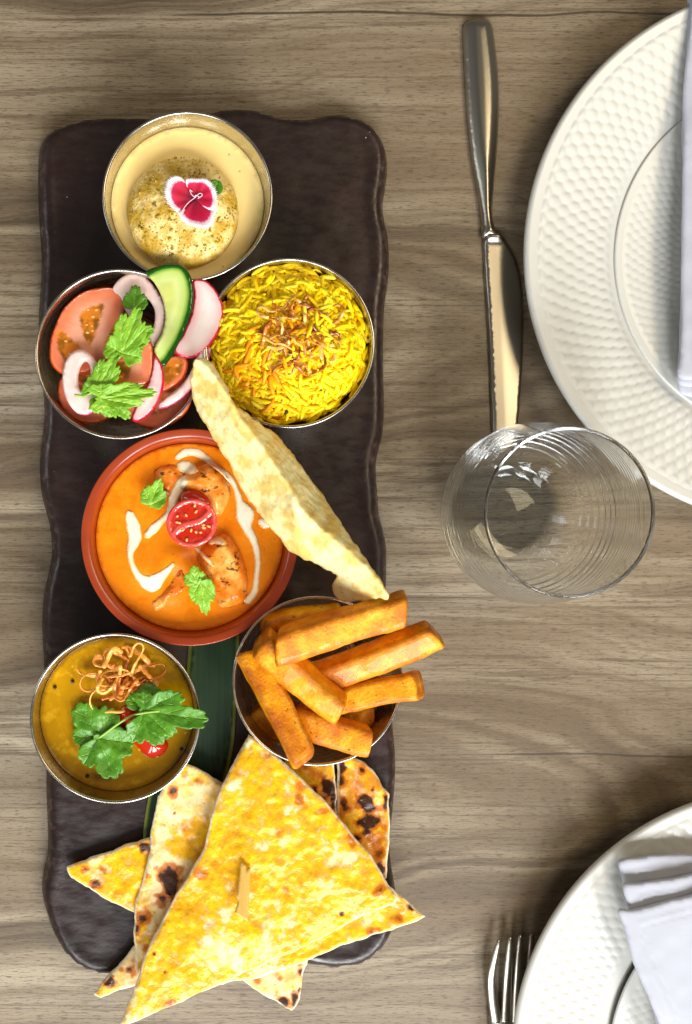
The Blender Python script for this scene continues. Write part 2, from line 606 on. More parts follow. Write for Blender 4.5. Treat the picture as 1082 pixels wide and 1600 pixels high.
m.bump(m.add(m.noise(c, 3, 3), m.mul(gel, -1.0)), .35, .08)
m = M('cherry_tomato'); MAT['cherry'] = m.m
c = m.co()
gel = m.attr('gel')
base = m.mix(gel, m.mix(m.noise(c, 2.5, 3), lin(222, 52, 42), lin(240, 112, 96)), m.mix(m.noise(c, 3, 3), lin(172, 8, 4), lin(208, 34, 14)))
base = m.mix(m.mul(gel, m.mul(m.step(m.vor(m.co(scale=(1, 1.7, 1), rot=(0, 0, .8)), 2.2), .15, .25, 1, 0), m.step(m.noise(c, 1.3, 2), .47, .55, .1, .8))), base, lin(226, 70, 30))
base = m.mix(m.step(m.attr('edge'), .06, .13, 1, 0), base, lin(224, 70, 66))
m.set(Base_Color=base, Roughness=.1, Coat_Weight=.5, Coat_Roughness=.03).sss(.3, .2)
m.bump(m.noise(c, 3.5, 3), .25, .06)
m = M('tomato_skin'); MAT['tomato_skin'] = m.m
m.set(Base_Color=m.mix(m.noise(m.co(), .7, 2), lin(176, 24, 8), lin(206, 48, 14)), Roughness=.12, Coat_Weight=.5)
m = M('coriander'); MAT['leaf'] = m.m
c = m.co()
v = m.attr('vein')
base = m.mix(m.noise(c, 1.1, 3, w=m.mul(m.rnd(), 20)), lin(70, 134, 10), lin(150, 200, 50))
base = m.mix(m.mul(m.step(v, .0, .05, 1, 0), .55), base, lin(188, 220, 108))
m.set(Base_Color=base, Roughness=.4, Specular_IOR_Level=.4)
m.b.inputs['Subsurface Weight'].default_value = .0
m.bump(m.add(m.mul(m.step(v, 0, .06), 1.0), m.mul(m.noise(c, 5, 3), .5)), .6, .06)
m = M('coriander_dark'); MAT['leaf_dark'] = m.m
c = m.co()
v = m.attr('vein')
base = m.mix(m.noise(c, 1.0, 3, w=m.mul(m.rnd(), 20)), lin(36, 96, 10), lin(104, 162, 30))
base = m.mix(m.mul(m.step(v, .0, .045, 1, 0), .5), base, lin(132, 178, 66))
m.set(Base_Color=base, Roughness=.38, Specular_IOR_Level=.45)
m.bump(m.add(m.mul(m.step(v, 0, .06), 1.0), m.mul(m.noise(c, 5, 3), .5)), .6, .06)
simple('stem', lin(150, 186, 70), .4)
simple('tomato_seed', lin(240, 176, 96), .25)
m = M('dal'); MAT['dal'] = m.m
c = m.co()
base = m.mix(m.noise(c, .4, 4, .55, dist=.8), lin(150, 104, 2), lin(194, 144, 8))
base = m.mix(m.mul(m.step(m.vor(c, 1.5), .07, .13, 1, 0), m.step(m.noise(c, .6, 2), .48, .6)), base, lin(240, 196, 60))
base = m.mix(m.step(m.noise(c, 1.6, 4, .6), .5, .68, 0, .35), base, lin(228, 182, 36))
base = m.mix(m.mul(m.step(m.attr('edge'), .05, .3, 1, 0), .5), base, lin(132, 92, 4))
m.set(Specular_IOR_Level=.3)
m.set(Base_Color=base, Roughness=.08, Coat_Weight=.3, Coat_Roughness=.03).sss(.08, .15)
m.bump(m.noise(c, 1.6, 3), .12, .05)
simple('mustard_seed', lin(34, 26, 16), .35)
simple('spice', lin(52, 44, 46), .4)
m = M('papadum'); MAT['papad'] = m.m
c = m.co()
bl = m.vor(c, 2.6, 'SMOOTH_F1')
base = m.mix(m.step(m.noise(c, .8, 4, .6), .42, .62), lin(250, 236, 172), lin(238, 202, 112))
base = m.mix(m.mul(m.step(m.attr('edge'), 0, .12, 1, 0), .6), base, lin(222, 176, 96))
base = m.mix(m.mul(m.step(m.noise(c, 4, 3), .62, .7), .4), base, lin(200, 150, 70))
m.set(Base_Color=base, Roughness=.42, Specular_IOR_Level=.4).sss(.15, .15)
m.bump(m.add(m.mul(bl, -1.0), m.mul(m.noise(c, 5, 3), .4)), .5, .12)
m = M('fried_chip'); MAT['fry'] = m.m
c = m.co()
w = m.mul(m.rnd(), 40)
n1 = m.noise(c, .70, 5, .65, w=w)
base = m.ramp(n1, [(.30, lin(192, 98, 0)), (.45, lin(222, 134, 2)), (.56, lin(240, 164, 10)), (.68, lin(250, 196, 52))])
eg = m.attr('corner')
base = m.mix(m.mul(m.step(m.add(eg, m.mul(m.noise(c, 2, 3, w=w), .9)), .80, 1.5), .75), base, lin(156, 74, 2))
base = m.mix(m.mul(m.step(m.noise(c, 4.5, 3, .6, w=w), .62, .70), .8), base, lin(110, 52, 6))
base = m.mix(m.step(m.noise(c, 1.4, 4, .65, w=m.add(w, 3.3)), .56, .70, 0, .5), base, lin(186, 96, 2))
m.set(Specular_IOR_Level=.3)
m.set(Base_Color=base, Roughness=.40, Coat_Weight=.15).sss(.1, .1)
m.bump(m.add(m.noise(c, 7, 4, .7, w=w), m.mul(m.noise(c, 1.5, 3, w=w), 1.2)), .7, .09)

def naan_mat(name, butter, tan):
    m = M(name)
    c = m.co()
    w = m.mul(m.rnd(), 50)
    n1 = m.noise(c, .42, 4, .55, w=w)
    n2 = m.noise(c, 1.5, 4, .6, w=w)
    n4 = m.noise(c, 3.6, 3, .6, w=w)
    cream = m.mix(m.step(n2, .4, .6), lin(240, 220, 166), lin(236, 196, 114))
    v = m.add(n1, m.add(m.mul(m.math('SUBTRACT', n2, .5), .40), m.mul(m.math('SUBTRACT', n4, .5), .22)))
    bm_ = m.step(v, .50 - butter, .62 - butter)
    yel = m.ramp(m.add(m.mul(n2, .6), m.mul(n4, .4)), [(.36, lin(206, 134, 0)), (.5, lin(236, 174, 0)), (.62, lin(250, 198, 10))])
    base = m.mix(m.mul(bm_, .95), cream, yel)
    bub = m.mul(m.step(m.vor(c, 2.3), .10, .24, 1, 0), m.step(m.noise(c, .6, 2, w=w), .42, .55))
    base = m.mix(m.mul(bub, .65), base, lin(228, 160, 0))
    n3 = m.noise(c, .75, 4, .6, w=m.add(w, 7.7))
    ch = m.attr('char')
    cv = m.mul(ch, m.add(m.add(.1, m.mul(n2, .9)), m.mul(n4, .9)))
    tanv = m.math('MAXIMUM', m.step(n3, .68 - tan, .80 - tan, 0, .6), m.step(cv, .18, .50, 0, .92))
    base = m.mix(tanv, base, lin(196, 104, 18))
    base = m.mix(m.step(cv, .52, .85, 0, .97), base, lin(50, 24, 14))
    rimn = m.mul(m.step(m.attr('edge'), .04, .15, 1, 0), m.step(m.noise(c, 1.2, 2, w=w), .32, .50, .25, 1))
    base = m.mix(m.mul(rimn, .9), base, lin(252, 238, 202))
    m.set(Base_Color=base, Roughness=m.step(bm_, 0, 1, .55, .26), Specular_IOR_Level=.3).sss(.06, .1)
    m.bump(m.add(m.mul(n2, 1.0), m.add(m.mul(m.vor(c, 2.3), .5), m.mul(n4, .5))), .55, .12)
    MAT[name] = m.m
naan_mat('naan_butter', .15, .0)
naan_mat('naan_pale', .04, .09)
naan_mat('naan_char', .14, .24)
m = M('bamboo'); MAT['bamboo'] = m.m
g = m.noise(m.co(scale=(12, .6, 1)), 1, 3)
m.set(Base_Color=m.mix(g, lin(206, 158, 62), lin(236, 196, 104)), Roughness=.45)
m.bump(g, .3, .02)
m = M('banana_leaf'); MAT['banana'] = m.m
g = m.noise(m.co(scale=(5, .12, 1)), 1, 3)
base = m.mix(g, lin(12, 32, 16), lin(26, 56, 22))
base = m.mix(m.step(m.attr('edge'), .05, .25, .6, 0), base, lin(150, 156, 60))
m.set(Base_Color=base, Roughness=.35)
m.bump(g, .5, .05)
m = M('onion'); MAT['onion'] = m.m
c = m.co()
e = m.attr('edge')
base = m.mix(m.noise(c, 1.1, 3), lin(252, 230, 222), lin(246, 204, 198))
base = m.mix(m.attr('skin'), base, lin(176, 30, 96))
m.set(Base_Color=base, Roughness=.16, Coat_Weight=.4).sss(.35, .25)
m.bump(m.noise(c, 3, 3), .15, .04)
m = M('cucumber'); MAT['cucumber'] = m.m
c = m.co()
e = m.add(m.attr('skin'), m.mul(m.math('SUBTRACT', m.noise(c, 2.2, 3), .5), .10))
base = m.ramp(e, [(.0, lin(10, 52, 8)), (.20, lin(26, 92, 10)), (.27, lin(124, 172, 56)), (.40, lin(196, 216, 116)), (.75, lin(216, 226, 146)), (1.0, lin(208, 214, 118))])
m.set(Base_Color=base, Roughness=.16, Coat_Weight=.4).sss(.2, .2)
m.bump(m.noise(c, 3.5, 3), .2, .05)
m = M('radish'); MAT['radish'] = m.m
c = m.co()
e = m.add(m.attr('edge'), m.mul(m.math('SUBTRACT', m.noise(c, 3.0, 3), .5), .08))
base = m.ramp(e, [(.0, lin(196, 12, 40)), (.09, lin(210, 30, 66)), (.15, lin(244, 190, 190)), (.5, lin(248, 226, 220)), (1, lin(250, 236, 228))])
m.set(Base_Color=base, Roughness=.2, Coat_Weight=.3).sss(.3, .25)
m.bump(m.noise(c, 5, 3), .15, .03)
m = M('radish_skin'); MAT['radish_skin'] = m.m
c = m.co()
m.set(Base_Color=m.mix(m.step(m.noise(c, 3.0, 3), .45, .6), lin(196, 8, 40), lin(230, 60, 80)), Roughness=.2, Coat_Weight=.4)

# ------------------------------------------------------------------ the table
TV, TF = [], []
def table():
    # one wide top with eased edges, reaching well past the picture
    a = np.array([(-75, -62), (75, -62), (75, 62), (-75, 62)], float)
    o = slab('table', resample(a, 10), 12, lambda x, y, d: np.where(d < .01, -.15, 0.0), lambda x, y, d: x * 0 - 3.0, MAT['wood'])
    o['kind'] = 'structure'
table()

# ------------------------------------------------------------------ serving board
BZ = 1.25
board_px = [(57, 300), (57, 262), (59, 232), (66, 212), (82, 198), (105, 188), (135, 181), (175, 177), (215, 178), (255, 177), (295, 173),
    (335, 168), (370, 164), (400, 167), (432, 176), (462, 181), (490, 178), (518, 173.5), (545, 176), (572, 185), (592, 201), (604, 222), (609, 250), (607, 282),
    (602, 312), (604, 338), (610, 365), (612, 402), (610, 440), (605, 472), (603, 520), (603, 580), (604, 640), (601, 682), (594, 707), (591, 732), (594, 775), (596, 805),
    (604, 835), (608, 865), (607, 930), (606, 1000), (612, 1080), (618, 1140), (622, 1190), (621, 1230), (617, 1278), (612, 1325), (617, 1370), (622, 1402), (619, 1450),
    (605, 1481), (580, 1505), (547, 1517), (508, 1517), (470, 1510), (420, 1512), (360, 1520), (290, 1526), (220, 1528), (155, 1527), (128, 1518), (104, 1500), (84, 1470),
    (70, 1432), (63, 1400), (66, 1368), (72, 1338), (72, 1295), (70, 1240), (70, 1180), (69, 1110), (66, 1040), (63, 980), (66, 930), (73, 898), (78, 872), (78, 846), (75, 822), (69, 798),
    (63, 776), (60, 748), (60, 718), (63, 688), (67, 650), (64, 600), (59, 540), (58, 490), (61, 440), (62, 395), (59, 350)]
bo = catmull(W(board_px, 1.0), 340)
def board_top(x, y, d):
    e = np.clip(d / .75, 0, 1)
    lip = .12 * np.exp(-((d - .62) / .34) ** 2) * (.5 + .7 * vn(x * .5, y * .5, 4))
    return .30 + (BZ - .30) * np.sqrt(np.clip(1 - (1 - e) ** 2.2, 0, 1)) + lip + .030 * fbm(x * .8, y * .8, 3) * np.clip(d, 0, 1)
b = slab('serving_board', bo, .30, board_top, lambda x, y, d: 0.12 * np.clip(1 - d / .3, 0, 1) + .004, MAT['board'])
tag(b, 'long dark brown serving board with wavy edges under the food', 'serving board')

# ------------------------------------------------------------------ banana leaf strip
leaf_px = [(322, 520), (352, 520), (350, 620), (362, 760), (372, 900), (374, 1000), (370, 1080), (362, 1180), (330, 1260), (236, 1322), (224, 1306), (234, 1236), (252, 1180), (286, 1080), (296, 990), (300, 880), (310, 700)]
sheet('banana_leaf_strip', catmull(W(leaf_px, BZ), 120), .35, lambda x, y, d: BZ + .12 + .04 * fbm(x * 1.5, y * .2, 8), .06, MAT['banana'])
tag(bpy.data.objects['banana_leaf_strip'], 'dark green banana leaf strip laid on the board under the bowls', 'leaf')

# ------------------------------------------------------------------ bowls
RIMZ = 5.5
def steel_prof(dr=0.0):
    # outer wall from foot up, rolled rim, inner wall down
    out = [(0.0, .06), (2.1, .06), (2.35, 0.0), (2.55, .05), (3.0, .45), (3.45, 1.1), (3.78, 1.9), (4.0, 2.9), (4.14, 3.7), (4.20, 4.12)]
    rim = [(4.25, 4.15), (4.29, 4.19), (4.29, 4.235), (4.25, 4.26), (4.19, 4.255), (4.15, 4.22), (4.14, 4.17)]
    inn = [(4.10, 3.7), (3.93, 2.9), (3.70, 1.95), (3.36, 1.2), (2.92, .58), (2.45, .24), (1.6, .15), (0.0, .15)]
    return out + rim + inn
def steel_bowl(cx, cy, label, zoff=BZ):
    p = P(cx, cy, zoff + 4.25)
    o = lathe('steel_bowl', steel_prof(), 112, MAT['steel'], (p[0], p[1], zoff + .04), angle=60)
    return tag(o, label, 'bowl', 'steel bowls on the board'), p
_, pm = steel_bowl(293, 306.5, 'steel bowl holding the dumpling in cream with a pink flower')
_, ps = steel_bowl(188, 553, 'steel bowl holding tomato, onion, radish and cucumber slices')
_, pr = steel_bowl(452.5, 536, 'steel bowl heaped with yellow rice')
_, pf = steel_bowl(496, 1064, 'steel bowl filled with thick fried batons')
_, pd = steel_bowl(180, 1122.5, 'steel bowl of yellow lentil soup')
CRZ = 5.0
pc = P(296.5, 839.5, CRZ)
k = 5.5 / 5.5
cp = [(0, .1), (2.9, .1), (3.1, 0), (3.3, .05), (3.9, .6), (4.6, 1.6), (5.1, 2.7), (5.36, 3.5), (5.48, 3.66), (5.52, 3.72), (5.50, 3.77), (5.44, 3.78), (5.20, 3.73), (5.08, 3.66), (4.98, 3.45), (4.88, 2.9), (4.6, 2.2), (4.1, 1.3), (3.3, .6), (2.2, .4), (0, .4)]
o = lathe('terracotta_bowl', [tuple(q) for q in catmull(cp, 60, False)], 120, MAT['terracotta'], (pc[0], pc[1], BZ + .04), angle=70)
tag(o, 'round terracotta bowl of orange curry in the middle of the board', 'bowl')

def circ(cx, cy, r, n=90):
    t = np.linspace(0, 2 * math.pi, n, endpoint=False)
    return np.c_[cx + r * np.cos(t), cy + r * np.sin(t)]

# ------------------------------------------------------------------ cream dessert
ZM = BZ + 3.0
def zmilk(x, y, d): return ZM + .10 * np.exp(-d / .09)
o = slab('cream_sauce', circ(pm[0], pm[1], 3.93), .22, zmilk, lambda x, y, d: ZM - .9 + np.clip(.45 - d * .6, 0, .45), MAT['milk'])
tag(o, 'pale yellow cream sauce in the topmost steel bowl', 'sauce')
dc = P(286, 329, ZM + .6)
def zdump(x, y, d=None):
    r = np.hypot(x - dc[0], y - dc[1])
    base = 1.65 * np.sqrt(np.clip(1 - (r / 2.92) ** 2, 0, 1)) ** .85
    return ZM - .10 + base + .07 * fbm(x * 1.5, y * 1.5, 21, 4) + .03 * fbm(x * 5, y * 5, 22, 2)
oc = circ(dc[0], dc[1], 2.86, 90)
oc = roughen(oc, .10, 1.2, 5)
dump = thing('milk_dumpling', (dc[0], dc[1], ZM - .3), 'round spongy dumpling with crumbs sitting in the cream sauce', 'dumpling')
slab('body', oc, .10, zdump, lambda x, y, d: ZM - .25 + x * 0, MAT['dumpling'], parent=dump)
rng = np.random.default_rng(7)
V = []; F = []
n = 0
while n < 620:
    a = rng.uniform(0, 2 * math.pi); r = 2.75 * math.sqrt(rng.uniform(0, 1))
    x, y = dc[0] + r * math.cos(a), dc[1] + r * math.sin(a)
    dens = .5 + 1.2 * float(fbm(x * .9, y * .9, 31)) + .35 * (r / 2.6) ** 2
    if rng.uniform() > dens: continue
    s = rng.choice([.03, .045, .06, .10], p=[.35, .35, .22, .08])
    z = float(zdump(np.array(x), np.array(y)))
    q = np.array([(1, 0, 0), (-1, 0, 0), (0, 1, 0), (0, -1, 0), (0, 0, 1), (0, 0, -1)], float) * s * rng.uniform(.6, 1.3, (6, 1))
    ang = rng.uniform(0, 6.28); ca, sa = math.cos(ang), math.sin(ang)
    q = q @ np.array([[ca, -sa, 0], [sa, ca, 0], [0, 0, 1]])
    b0 = len(V) * 6
    V.append(q + (x, y, z + .01))
    F += [tuple(b0 + i for i in t) for t in ((0, 2, 4), (2, 1, 4), (1, 3, 4), (3, 0, 4), (2, 0, 5), (1, 2, 5), (3, 1, 5), (0, 3, 5))]
    n += 1
cr = finish('nut_crumbs', np.vstack(V), F, MAT['crumb'], parent=dump)
cr['kind'] = 'stuff'

z8 = zoom(140, 160, 3.607)
fz = float(zdump(np.array(P(301, 312, ZM + 1.2)[0]), np.array(P(301, 312, ZM + 1.2)[1]))) + .10
flo = thing('pink_flower', (*P(303, 312, fz)[:2], fz - .08), 'magenta flower with white fringed petals on the dumpling', 'flower')
fc = np.array(P(*z8([(592, 545)])[0], fz)[:2])
def petal(pts, a0, dz, seed):
    w = catmull(W(z8(pts), fz), 80, False)
    # fringe on the outer rim only
    rr = np.hypot(*(w - fc).T)
    out = []
    for i, p in enumerate(w):
        f = 1.0
        rn = rr[i]
        m_ = min(i, len(w) - 1 - i) / len(w)
        if m_ > .12:
            f = 1 + (.08 if i % 2 == 0 else -.04) * (0.7 + .6 * hsh(i, seed, 3))
        out.append(fc + (p - fc) * f)
    w = np.array(out)
    th = np.arctan2(w[:, 1] - fc[1], w[:, 0] - fc[0])
    def rad(x, y, d):
        t = np.arctan2(y - fc[1], x - fc[0])
        r = np.hypot(x - fc[0], y - fc[1])
        best = np.zeros(len(x))
        for i in range(len(x)):
            dd = np.abs((th - t[i] + math.pi) % (2 * math.pi) - math.pi)
            j = np.argsort(dd)[:5]
            best[i] = rr[j].mean()
        return np.clip(r / np.maximum(best, .05), 0, 1.2)
    def z(x, y, d):
        r = np.hypot(x - fc[0], y - fc[1])
        return fz + dz + .22 * (r / 1.2) ** 1.5 + .03 * (r / 1.2) * np.sin(np.arctan2(y - fc[1], x - fc[0]) * 9 + dz * 40)
    poly = np.vstack([[fc], w])
    sheet('petal', poly, .07, z, .03, MAT['petal'], parent=flo, attrs={'rad': rad}, seed=seed)
petal([(560, 470), (530, 440), (490, 428), (452, 445), (432, 485), (430, 530), (448, 575), (480, 610), (520, 632), (545, 600)], 0, 0, 1)
petal([(545, 600), (505, 625), (520, 665), (560, 695), (610, 712), (655, 715), (690, 690), (705, 640), (712, 600), (660, 570)], 0, .06, 2)
petal([(548, 480), (545, 445), (590, 440), (640, 440), (680, 460), (705, 500), (716, 550), (710, 600), (680, 615), (640, 590)], 0, .12, 3)
for pts in ([(592, 545), (620, 520), (636, 530), (610, 548)], [(592, 545), (560, 570), (535, 600), (520, 625)], [(592, 540), (575, 525), (565, 500), (580, 510)], [(590, 545), (600, 530), (625, 545)]):
    pp = z8(pts)
    path = catmull([(*P(q[0], q[1], fz)[:2], fz + .2 + .05 * math.sin(i)) for i, q in enumerate(pp)], 14, False)
    tube('stamen', path, .022, MAT['stamen'], parent=flo, sides=5)

# small leaf by the flower
def leafy(name, base, tip, ws, lobes, z0, z1, mat, parent=None, seed=1, teeth=5, cup=.12, depth=.10, res=.08, exp=.30, keep=None):
    th = np.radians(np.linspace(-150, 150, 200))
    r = np.full(len(th), .10)
    for a, L, w in lobes:
        q = np.clip(np.abs(th - math.radians(a)) / math.radians(w), 0, 1)
        lob = L * np.cos(q * math.pi / 2) ** exp
        t = np.abs(np.sin((th - math.radians(a)) / math.radians(w) * teeth * math.pi / 2 + math.pi / 2)) ** .7
        lob = lob * (1 - depth * (1 - t))
        r = np.maximum(r, lob)
    r = r * (1 + .05 * fbm(th * 4, th * 0 + seed, seed))
    u = r * np.sin(th); v = r * np.cos(th)
    base = np.array(base, float); tip = np.array(tip, float)
    ax = tip - base; L = np.linalg.norm(ax); dr = ax / L; pe = np.array([-dr[1], dr[0]])
    px = base + np.outer(v * L, dr) + np.outer(u * L * ws, pe)
    zm = (z0 + z1) / 2
    w_ = W(px, zm)
    b_ = np.array(P(*base, zm)[:2]); t_ = np.array(P(*tip, zm)[:2])
    Lc = np.linalg.norm(t_ - b_); dc_ = (t_ - b_) / Lc
    axes = []
    for a, l, _ in lobes:
        e = base + dr * (math.cos(math.radians(a)) * l * .97 * L) + pe * (math.sin(math.radians(a)) * l * .97 * L * ws)
        axes.append(np.array([b_, np.array(P(*e, zm)[:2])]))
        # side veins
        for fct in (.35, .6):
            mid = base + (e - base) * fct
            for sg in (-1, 1):
                a2 = math.radians(a + sg * 38)
                e2 = mid + (dr * math.cos(a2) + pe * math.sin(a2) * ws) * L * l * .34
                axes.append(np.array([np.array(P(*mid, zm)[:2]), np.array(P(*e2, zm)[:2])]))
    def vein(x, y, d):
        p = np.c_[x, y]; best = np.full(len(p), 9.0)
        for i, s in enumerate(axes):
            best = np.minimum(best, seg_dist(p, s, False) + (0 if i % 5 == 0 else .012))
        return best
    main = [s for i, s in enumerate(axes) if i % 5 == 0]
    def z(x, y, d):
        p = np.c_[x, y]
        s = (p - b_) @ dc_ / Lc
        best = np.full(len(p), 9.0)
        for q in main:
            best = np.minimum(best, seg_dist(p, q, False))
        return z0 + (z1 - z0) * s + 1.6 * cup * np.clip(best, 0, .6) + .14 * fbm(x * 1.3, y * 1.3, seed, 3) - .05 * np.clip(s, 0, 1.2) ** 3
    return sheet(name, w_, res, z, .03, mat, parent=parent, attrs={'vein': vein}, seed=seed)
L3 = [(0, 1, 42), (-58, .92, 40), (58, .92, 40)]
L5 = [(0, 1, 32), (-43, .94, 30), (43, .94, 30), (-86, .80, 33), (86, .80, 33)]
o = leafy('mint_leaf', z8([(690, 520)])[0], z8([(725, 440)])[0], .8, [(0, 1, 80)], fz - .02, fz + .1, MAT['leaf_dark'], seed=3, teeth=1, depth=0)
tag(o, 'tiny green leaf tucked behind the magenta flower', 'leaf')

# ------------------------------------------------------------------ salad
zs = zoom(50, 400, 3.607)
def slice_(name, pts, z0, tilt, th, mat, label, cat, sm=True, holes=(), attrs=None, res=.13, seed=1, group=None, bow=0.0, n=70):
    px = zs(pts)
    o_ = W(px, z0)
    o_ = catmull(o_, n) if sm else resample(o_, .12)
    c_ = o_.mean(0)
    hh = [catmull(W(zs(h), z0), 40) for h in holes]
    f = lambda x, y, d: z0 + (x - c_[0]) * tilt[0] + (y - c_[1]) * tilt[1] + bow * ((x - c_[0]) ** 2 + (y - c_[1]) ** 2) + .025 * fbm(x * 1.3, y * 1.3, seed)
    at = {}
    for k_, fn in (attrs or {}).items():
        at[k_] = fn
    o = sheet(name, o_, res, f, th, mat, rnd=.06, holes=hh, attrs=at, seed=seed)
    return tag(o, label, cat, group), o_
def polymask(polys, z0, soft=.06):
    ps_ = [catmull(W(zs(p), z0), 36) for p in polys]
    def f(x, y, d):
        p = np.c_[x, y]; r = np.zeros(len(p))
        for q in ps_:
            ins = inside(p, q); dd = seg_dist(p, q)
            r = np.maximum(r, np.where(ins, np.clip(dd / soft, 0, 1), 0))
        return r
    return f
def ringmask(c0, r0, r1, nsp, z0, ph=0.3):
    cc = np.array(P(*zs([c0])[0], z0)[:2]); s = PX(z0) / 3.607
    def f(x, y, d):
        r = np.hypot(x - cc[0], y - cc[1]); t = np.arctan2(y - cc[1], x - cc[0])
        a = np.clip((r - r0 * s) / .08, 0, 1) * np.clip((r1 * s - r) / .08, 0, 1)
        return a * np.clip((np.abs(np.sin(t * nsp / 2 + ph)) * r - .10) / .08, 0, 1)
    return f
def ell(cx, cy, rx, ry, rot=0, n=26):
    t = np.linspace(0, 2 * math.pi, n, endpoint=False); c, s = math.cos(rot), math.sin(rot)
    return [(cx + rx * math.cos(a) * c - ry * math.sin(a) * s, cy + rx * math.cos(a) * s + ry * math.sin(a) * c) for a in t]
slice_('tomato_slice', ell(690, 770, 215, 200), 4.35, (.02, .12), .45, MAT['tomato'], 'tomato slice lying lowest under the pink onion ring and papadum', 'tomato slice', attrs={'gel': ringmask((690, 770), 40, 130, 5, 4.35)}, seed=2, group='tomato slices in the salad')
slice_('tomato_slice', ell(330, 770, 185, 175), 4.30, (-.05, .10), .45, MAT['tomato'], 'tomato slice under the small onion ring in the salad bowl', 'tomato slice', attrs={'gel': ringmask((330, 770), 40, 120, 5, 4.3)}, seed=3, group='tomato slices in the salad')
slice_('tomato_slice', [(125, 400), (180, 290), (280, 205), (400, 178), (490, 190), (520, 240), (512, 380), (495, 500), (420, 600), (300, 660), (180, 670), (105, 600), (100, 490)], 4.85, (.10, -.04), .35, MAT['tomato'],
    'largest pale tomato slice with open seed chambers, left in the salad', 'tomato slice', attrs={'gel': polymask([[(270, 330), (335, 285), (408, 275), (392, 350), (350, 480), (316, 510), (285, 430)], [(150, 410), (225, 465), (285, 525), (260, 590), (180, 590), (140, 500)], [(410, 500), (465, 395), (508, 370), (505, 450), (450, 520)]], 4.85)}, seed=4, group='tomato slices in the salad')
slice_('tomato_slice', [(450, 600), (560, 520), (660, 480), (684, 540), (686, 640), (665, 715), (560, 740), (460, 730), (440, 660)], 5.35, (.05, -.03), .40, MAT['tomato'],
    'small orange tomato wedge behind the coriander sprig', 'tomato slice', attrs={'gel': polymask([[(450, 610), (545, 600), (560, 640), (530, 710), (460, 715)]], 5.35)}, seed=5, group='tomato slices in the salad')
slice_('tomato_slice', [(700, 640), (760, 570), (850, 560), (880, 600), (860, 680), (800, 740), (730, 760)], 4.95, (.0, .05), .3, MAT['tomato'],
    'tomato piece inside the curve of the pink onion ring', 'tomato slice', attrs={'gel': polymask([[(720, 640), (770, 590), (850, 580), (840, 660), (780, 720), (740, 730)]], 4.95)}, seed=6, group='tomato slices in the salad')
def chain(pts, z0, wid):
    q = catmull(W(zs(pts), z0), 40, False)
    return lambda x, y, d: 1 - np.clip((seg_dist(np.c_[x, y], q, False) - wid * .5) / (wid * .5), 0, 1)
slice_('onion_ring', ell(285, 713, 112, 186, -.12), 5.45, (.04, .02), .32, MAT['onion'], 'small oval onion ring lying on the left of the salad', 'onion', holes=[ell(296, 680, 34, 84, .12)],
    attrs={'skin': lambda x, y, d: chain([(350, 540), (395, 590), (405, 640)], 5.45, .10)(x, y, d) + chain([(370, 860), (310, 900), (260, 900)], 5.45, .12)(x, y, d)}, group='onion rings in the salad')
slice_('onion_ring', [(455, 185), (500, 125), (570, 98), (640, 122), (700, 185), (742, 260), (756, 340), (742, 430), (700, 500), (640, 520), (590, 440), (540, 330), (490, 240)], 5.05, (.05, .03), .30, MAT['onion'],
    'tall onion slice standing between tomato and cucumber', 'onion', holes=[[(600, 230), (650, 240), (690, 300), (690, 380), (660, 440), (620, 380)]],
    attrs={'skin': chain([(640, 122), (700, 185), (742, 260), (756, 340), (742, 430), (700, 500)], 5.05, .09)}, seed=3, group='onion rings in the salad')
slice_('onion_ring', [(950, 530), (1002, 515), (1000, 580), (975, 650), (925, 720), (850, 800), (770, 850), (715, 860), (720, 825), (760, 790), (830, 740), (880, 680), (915, 610)], 5.25, (.03, .02), .34, MAT['onion'],
    'pink onion arc at the lower right edge of the salad bowl', 'onion', attrs={'skin': chain([(985, 520), (1000, 580), (975, 650), (925, 720), (850, 800), (770, 850), (715, 860)], 5.25, .13)}, seed=5, group='onion rings in the salad')
slice_('cucumber_slice', [(640, 92), (720, 55), (790, 44), (850, 55), (885, 95), (908, 160), (914, 230), (902, 310), (865, 420), (810, 530), (765, 600), (738, 622), (712, 590), (690, 520), (735, 430), (752, 340), (735, 240), (690, 150)], 5.55, (.02, .02), .34, MAT['cucumber'],
    'cucumber slice with dark green skin between onion and radish', 'cucumber', attrs={'skin': lambda x, y, d: np.clip(seg_dist(np.c_[x, y], catmull(W(zs([(640, 92), (720, 55), (790, 44), (850, 55), (885, 95), (908, 160), (914, 230), (902, 310), (865, 420), (810, 530), (765, 600), (738, 622)]), 5.55), 60, False), False) / 1.1, 0, 1)}, res=.09)
slice_('radish_slice', [(905, 140), (960, 132), (1010, 160), (1055, 220), (1079, 295), (1070, 380), (1030, 470), (965, 545), (890, 577), (820, 560), (800, 520), (850, 440), (895, 330), (912, 220)], 5.45, (-.03, .02), .26, MAT['radish'],
    'large white radish slice with thin red skin beside the cucumber', 'radish', seed=2, res=.10, group='radish slices in the salad')
slice_('radish_slice', [(688, 560), (722, 590), (744, 660), (744, 730), (712, 830), (655, 900), (590, 935), (560, 910), (590, 830), (640, 740), (670, 660)], 5.5, (.12, .0), .42, MAT['radish'],
    'radish slice with red edge under the lower coriander leaf', 'radish', seed=4, res=.10, group='radish slices in the salad')
sp = thing('coriander_sprig', (*P(150, 580, 6.0)[:2], 5.7), 'bright green coriander sprig lying across the salad slices', 'coriander')
def Zp(x, y): return zs([(x, y)])[0]
leafy('leaf', Zp(580, 300), Zp(585, 160), .62, L3, 5.75, 5.6, MAT['leaf_dark'], sp, 11)
leafy('leaf', Zp(505, 545), Zp(612, 282), .46, L5, 6.1, 6.3, MAT['leaf'], sp, 12, cup=.2)
